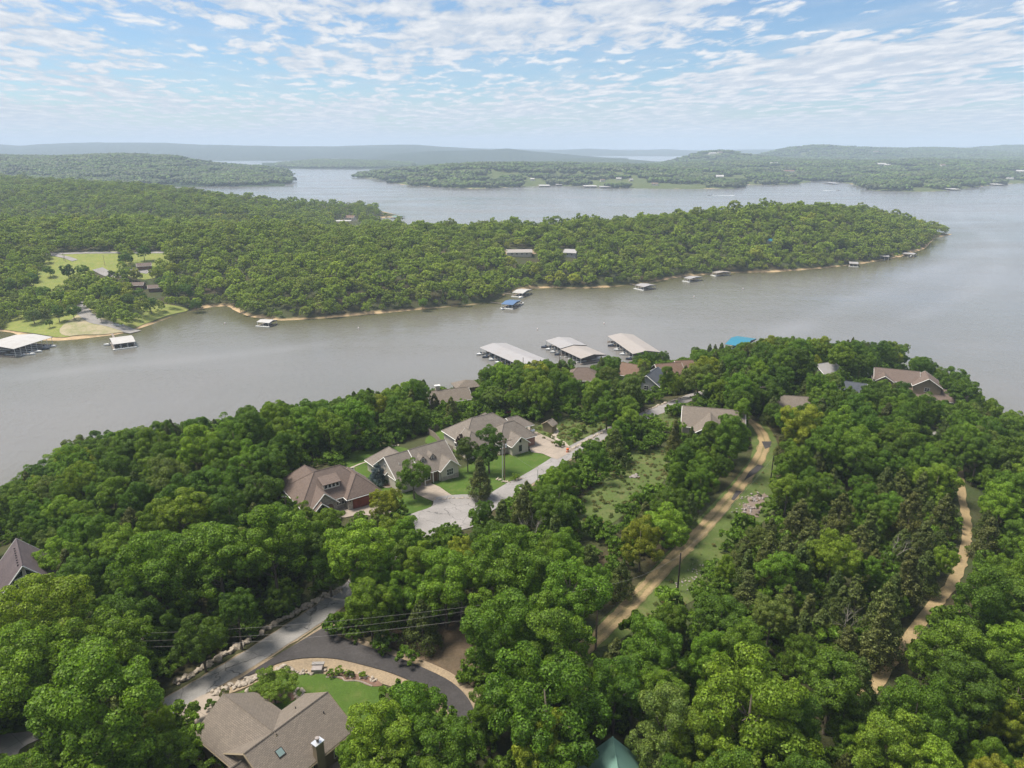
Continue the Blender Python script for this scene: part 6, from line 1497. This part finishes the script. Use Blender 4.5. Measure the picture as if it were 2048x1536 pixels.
# ------------------------------------------------------------------ rocks, fences, vehicles, garden things
def rock_mesh(seed, mat):
    rg = np.random.RandomState(seed); bm = bmesh.new(); bmesh.ops.create_icosphere(bm, subdivisions=1, radius=1)
    for v in bm.verts: v.co *= 1 + .3 * rg.normal() * .6; v.co.z *= .72
    me = bpy.data.meshes.new('rock'); bm.to_mesh(me); bm.free(); me.materials.append(MATS[mat]); return me
ROCKS = [rock_mesh(600 + i, 'rock_pale') for i in range(6)]; GROCKS = [rock_mesh(620 + i, 'rock_grey') for i in range(3)]
def rocks(label, line, n, spread, s0, s1, meshes=ROCKS, seed=1, dz=.05):
    """a row of boulders on the ground, one object per boulder"""
    rg = random.Random(seed); cum = [0]
    for a, b_ in zip(line, line[1:]): cum.append(cum[-1] + math.hypot(b_[0] - a[0], b_[1] - a[1]))
    m_ = line[len(line) // 2]; base = (m_[0], m_[1], float(hgt(*m_)))
    o = empty('rock_border', base, 0, label, 'rocks', 'rock borders')
    for k in range(n):
        d_ = cum[-1] * (k + rg.random()) / n; i = max(j for j in range(len(cum) - 1) if cum[j] <= d_); t = (d_ - cum[i]) / (cum[i + 1] - cum[i] + 1e-9)
        x = line[i][0] + (line[i + 1][0] - line[i][0]) * t + rg.uniform(-spread, spread); y = line[i][1] + (line[i + 1][1] - line[i][1]) * t + rg.uniform(-spread, spread)
        s_ = rg.uniform(s0, s1); c = link('rock', meshes[k % len(meshes)], o, (x - base[0], y - base[1], float(hgt(x, y)) + s_ * .35 + dz - base[2]))
        c.rotation_euler = (rg.uniform(-.4, .4), rg.uniform(-.4, .4), rg.uniform(0, 6.28)); c.scale = (s_ * rg.uniform(.8, 1.25), s_ * rg.uniform(.75, 1.1), s_ * rg.uniform(.7, 1.1))
    return o
rocks('long row of pale boulders along the left edge of the grey road', gp([(352, 1368), (420, 1328), (500, 1280), (580, 1232), (640, 1200), (680, 1180)]), 150, .45, .28, .62, seed=2)
rocks('pale boulders between the grey road and the near lawn', gp([(428, 1390), (470, 1372), (520, 1352), (570, 1340)]), 80, .75, .25, .5, seed=3, dz=.1)
rocks('small pale rocks along the garden bed beside the black asphalt', gp([(575, 1343), (610, 1348), (650, 1345), (690, 1348), (730, 1358), (755, 1368)]), 45, .5, .15, .32, seed=4, dz=.12)
rocks('rock ring left of the round lawn tree', smooth_line(gp([(490, 1388), (500, 1378), (508, 1390), (498, 1398), (490, 1388)]), 3), 14, .15, .2, .36, seed=5, dz=.1)
rocks('rock ring right of the round lawn tree', smooth_line(gp([(588, 1382), (602, 1380), (606, 1392), (594, 1398), (588, 1382)]), 3), 14, .15, .2, .36, seed=6, dz=.1)
rocks('row of pale boulders beside the ridge road below the shed', gp([(1140, 903), (1170, 884), (1200, 868), (1218, 858)]), 45, .4, .3, .55, seed=7)
rocks('row of pale boulders above the upper ridge road', gp([(1288, 826), (1320, 812), (1365, 796)]), 30, .4, .3, .6, seed=8)
rocks('scatter of pale stones at the foot of the lower black pole', gp([(1360, 1180), (1390, 1155), (1415, 1130)]), 60, 1.7, .07, .22, GROCKS + ROCKS[:2], seed=9)
rocks('low stone kerb along the lawn of the dormer house', gp([(858, 1000), (880, 1000), (905, 998), (940, 998)]), 24, .25, .15, .3, seed=10, dz=.12)
rocks('pale stones around the foot of the double pole', gp([(995, 958), (1010, 966), (1030, 962), (1048, 955)]), 26, .7, .15, .35, seed=11, dz=.1)
rocks('stone pile on the lawn behind the dormer house', gp([(765, 897), (780, 894), (795, 892)]), 14, .4, .2, .4, seed=12, dz=.1)
rocks('grey brush and stone pile in the grassy clearing', gp([(1262, 955), (1275, 952)]), 14, .7, .25, .5, GROCKS, 13)
rocks('grey rubble spread on the track verge', gp([(1480, 1035), (1495, 1010), (1520, 990)]), 60, 1.8, .15, .35, GROCKS, 14, .12)
# round lawn bed, masonry block, plants
drape('flower_bed', smooth_line(gp([(505, 1392), (530, 1382), (570, 1380), (592, 1390), (585, 1403), (545, 1408), (512, 1404)]), 3, True), 'mulch', .16, 'brown mulch bed under the round lawn tree')
drape('flower_bed', smooth_line(gp([(650, 1350), (700, 1348), (745, 1358), (765, 1372), (740, 1374), (715, 1364), (690, 1362), (670, 1356)]), 3, True), 'mulch', .17, 'garden bed with small shrubs between lawn and asphalt')
KB = smooth_line(gp([(652, 1356), (682, 1356), (690, 1363), (710, 1363), (725, 1366), (745, 1374)]), 4)
tag(MB().tube([(p[0], p[1], float(hgt(*p)) + .16) for p in KB], .11, 5).build('bed_edging', 'concrete'), 'curved pale concrete edging of the garden bed', 'edging')
x, y, z = G(636, 1340); bk = empty('masonry_block', (x, y, z), R(2), 'squat brown masonry block with a pale grey cap beside the asphalt', 'block')
MB().box(-.75, .75, -.9, .5, -.3, .75).build('base', 'rock_grey', bk); MB().box(-.9, .9, .1, .7, .76, .92).build('cap', 'concrete_grey', bk)
for i, (px, py, s_, colr, lb) in enumerate([(663, 1350, .75, 'mid green', 'leftmost small shrub in the garden bed'), (677, 1346, .85, 'bright green', 'second small shrub in the garden bed'), (695, 1347, .6, 'bright green', 'third small shrub in the garden bed'), (701, 1352, .7, 'dusky green', 'dark fourth shrub in the garden bed'), (727, 1352, .7, 'bright green', 'last round shrub in the garden bed'),
                                       (1038, 900, 1.0, 'dark green', 'clipped ball shrub left at the pale gable wall'), (1050, 896, 1.05, 'dark green', 'clipped ball shrub right at the pale gable wall'), (776, 966, .9, 'dark green', 'dark shrub in the ringed bed by the white gable'), (880, 936, .8, 'deep green', 'shrub at the porch of the dormer house'), (893, 932, .7, 'deep green', 'shrub under the front window of the dormer house'), (910, 925, .8, 'olive brown', 'brownish shrub at the stone front corner'),
                                       (1118, 890, 1.5, 'deep green', 'leafy shrub at the end of the stepping path'), (1150, 875, 2.0, 'mid green', 'large loose bush beside the boulders'), (1165, 862, 1.8, 'grey green', 'grey bush in the patchy grass'), (1185, 850, 1.4, 'deep green', 'bush near the boulder row'), (425, 1415, 1.0, 'dark green', 'dark shrub at the corner of the near driveway'), (448, 1392, .8, 'olive brown', 'brownish tuft by the near boulders'), (1030, 958, 1.2, 'bright green', 'bright clump of plants at the double pole')]):
    x, y, z = G(px, py + 3); o = empty('shrub', (x, y, z), i * 1.3, lb, 'shrub', 'garden shrubs')
    c = link('foliage', BUSH[i % 3], o); c.scale = (s_, s_, s_ * .95); c['tint'] = tuple(v * 1.05 for v in TINTS[colr])
    MB().tube([(0, 0, -.2), (0, 0, .5 * s_)], .06 * s_, 5).build('stem', 'bark', o)
# board fences
def fence(label, line, h=1.7, mat='deck_wood', step=.42):
    line = resample(line, step); p0 = line[0]; o = empty('board_fence', (p0[0], p0[1], float(hgt(*p0))), 0, label, 'fence')
    bm_ = MB().box(-.19, .19, -.02, .02, 0, h).mesh('board', mat); pm = MB().box(-.06, .06, -.06, .06, -.3, h + .08).mesh('post', mat)
    for i, p in enumerate(line[:-1]):
        q_ = line[i + 1]; a = math.atan2(q_[1] - p[1], q_[0] - p[0]); zz_ = float(hgt(*p)) - float(hgt(*p0))
        c = link('board', bm_, o, (p[0] - p0[0], p[1] - p0[1], zz_ + .05 + .03 * (i % 3)), a)
        if i % 6 == 0: link('post', pm, o, (p[0] - p0[0] + .1 * math.sin(a), p[1] - p0[1] - .1 * math.cos(a), zz_), a)
fence('weathered board fence enclosing the side lawn', gp([(905, 905), (880, 890), (856, 868), (880, 858), (905, 850), (915, 846)]))
def rail(label, line, h=.9):
    line = resample(line, 2.0); p0 = line[0]; o = empty('retaining_wall', (p0[0], p0[1], float(hgt(*p0))), 0, label, 'wall')
    for a, b_ in zip(line, line[1:]):
        z0, z1 = float(hgt(*a)) - float(hgt(*p0)), float(hgt(*b_)) - float(hgt(*p0)); MB().tube([(a[0] - p0[0], a[1] - p0[1], z0 + h / 2), (b_[0] - p0[0], b_[1] - p0[1], z1 + h / 2)], h / 2, 4).build('block', 'concrete', o)
rail('low tan retaining wall along the wide driveway', gp([(1072, 866), (1095, 880), (1120, 890), (1140, 897)]), .5)
# ring planter by the white gable
x, y, z = G(776, 972); o = empty('ring_planter', (x, y, z), 0, 'round tan stone planter beside the blue spruce', 'planter')
ring = [(1.3 * math.cos(a), 1.0 * math.sin(a), .15) for a in np.linspace(0, 6.28, 17)]
MB().tube(ring, .2, 5).build('rim', 'rock_pale', o); MB().prism([(p[0], p[1]) for p in ring[:-1]], 0, .14).build('soil', 'mulch', o)
for k, (px, py, lb) in enumerate([(677, 1012, 'left potted plant on the tan forecourt'), (683, 1006, 'right potted plant on the tan forecourt')]):
    x, y, z = G(px, py); o = empty('plant_pot', (x, y, z + .15), 0, lb, 'pot', 'forecourt pots'); MB().tube([(0, 0, 0), (0, 0, .45)], [.22, .32], 8).build('pot', 'paint_red', o)
    c = link('foliage', BUSH[k], o, (0, 0, .3)); c.scale = (.4, .4, .35); c['tint'] = TINTS['deep green']
# vehicles
WHEEL = MB().tube([(0, -.13, 0), (0, .13, 0)], .36, 10).mesh('wheel', 'tyre')
def truck(label, px, py, rot, mat, trailer=False, name='pickup_truck'):
    x, y, z = G(px, py); o = empty(name, (x, y, z + .12), rot, label, 'truck', 'parked vehicles')
    MB().add([(-2.7, -.95, .45), (2.6, -.95, .45), (2.6, .95, .45), (-2.7, .95, .45), (-2.7, -.95, 1.05), (2.55, -.9, 1.0), (2.55, .9, 1.0), (-2.7, .95, 1.05)], [(3, 2, 1, 0), (4, 5, 6, 7), (0, 1, 5, 4), (1, 2, 6, 5), (2, 3, 7, 6), (3, 0, 4, 7)]).build('body', mat, o)
    MB().add([(-.6, -.85, 1.03), (1.4, -.85, 1.03), (1.4, .85, 1.03), (-.6, .85, 1.03), (-.45, -.7, 1.72), (.7, -.7, 1.72), (.7, .7, 1.72), (-.45, .7, 1.72)], [(4, 5, 6, 7), (0, 1, 5, 4), (1, 2, 6, 5), (2, 3, 7, 6), (3, 0, 4, 7)]).build('cab', 'glass', o)
    MB().box(-.5, .72, -.72, .72, 1.73, 1.78).build('cab_roof', mat, o)
    for sx in (-1.75, 1.65):
        for sy in (-.85, .85): link('wheel', WHEEL, o, (sx, sy, .36))
    for sy in (-.7, .7): MB().box(2.6, 2.65, sy - .15, sy + .15, .7, .9).build('headlight', 'galvanised', o)
    return o
truck('green utility vehicle parked on the patchy grass', 1190, 843, R(40), 'paint_green')
x, y, z = G(1202, 838); o = empty('flat_trailer', (x, y, z), R(40), 'small flat trailer behind the green utility vehicle', 'trailer'); MB().box(-1.6, 1.6, -.9, .9, .5, .65).build('bed', 'paint_black', o)
for sy in (-.95, .95): link('wheel', WHEEL, o, (0, sy, .36))
MB().tube([(1.6, 0, .55), (2.6, 0, .5)], .05, 5).build('hitch', 'paint_black', o)
truck('black pickup truck nearer the small pale garage', 1665, 745, R(-20), 'paint_black'); truck('black pickup truck parked behind the other one', 1674, 748, R(-20), 'paint_black')
x, y, z = G(1019, 829); o = empty('garden_tractor', (x, y, z), R(30), 'dark red garden tractor behind the large hip roofed house', 'tractor'); MB().box(-.9, .9, -.45, .45, .5, .95).box(.1, .9, -.35, .35, .95, 1.15).build('body', 'paint_red', o); MB().box(-.6, -.1, -.3, .3, .95, 1.5).build('seat', 'paint_black', o)
for sx in (-.6, .6):
    for sy in (-.5, .5): link('wheel', WHEEL, o, (sx, sy, .36))
x, y, z = G(1064, 868); o = empty('propane_tank', (x, y, z + .12), R(40), 'white propane tank at the head of the wide driveway', 'tank'); MB().tube([(-.95, 0, .75), (-.8, 0, .75), (.8, 0, .75), (.95, 0, .75)], [.2, .45, .45, .2], 10).build('tank', 'boat_white', o)
for sx in (-.5, .5): MB().box(sx - .1, sx + .1, -.3, .3, 0, .4).build('foot', 'concrete_grey', o)
x, y, z = G(1135, 905); o = empty('traffic_barrel', (x, y, z), 0, 'orange traffic barrel at the foot of the wide driveway', 'barrel'); MB().tube([(0, 0, 0), (0, 0, .1), (0, 0, .11), (0, 0, 1.15), (0, 0, 1.2)], [.5, .5, .42, .34, .2], 12).build('body', 'orange_plastic', o); MB().tube([(0, 0, .5), (0, 0, .66)], .40, 12).build('band', 'white_trim', o)
# satellite dishes
for (px, py, dz, lb) in [(1737, 741, 5.0, 'white satellite dish left of the brown lakeside house')]:
    x, y, z = G(px, py, dz); o = empty('satellite_dish', (x, y, float(hgt(x, y))), 0, lb, 'dish'); MB().tube([(0, 0, 0), (0, 0, 4)], .06, 6).build('mast', 'galvanised', o); MB().tube([(0, -.2, 4.1), (0, .1, 4.0)], [.55, .2], 10).build('reflector', 'boat_white', o)
# picnic things and small park boats on the shore
for i, (px, py, lb) in enumerate([(230, 651, 'left white canoe on the bank above the ramp'), (240, 652, 'right white canoe on the bank above the ramp')]):
    x, y, z = G(px, py); o = empty('canoe', (x, y, z + .3), R(10 + 20 * i), lb, 'canoe', 'canoes on the bank'); c = link('hull', HULLS[0], o); c.scale = (.8, .4, .6); c2 = MB().box(-.15, .15, -.35, .35, .38, .46).build('seat', 'deck_wood', o)
# ------------------------------------------------------------------ air
hz = MB(); hz.box(-20000, 20000, -600, 19500, -8, 290)
m = bpy.data.materials.new('haze'); m.use_nodes = True; m.node_tree.nodes.clear()
pv = m.node_tree.nodes.new('ShaderNodeVolumePrincipled'); out = m.node_tree.nodes.new('ShaderNodeOutputMaterial')
pv.inputs['Color'].default_value = (.68, .81, 1.0, 1); pv.inputs['Density'].default_value = 1.3e-4; pv.inputs['Anisotropy'].default_value = 0.0
m.node_tree.links.new(pv.outputs[0], out.inputs['Volume']); MATS['haze'] = m
tag(hz.build('haze', 'haze'), 'thin pale haze over the whole lake', None, None, 'stuff')
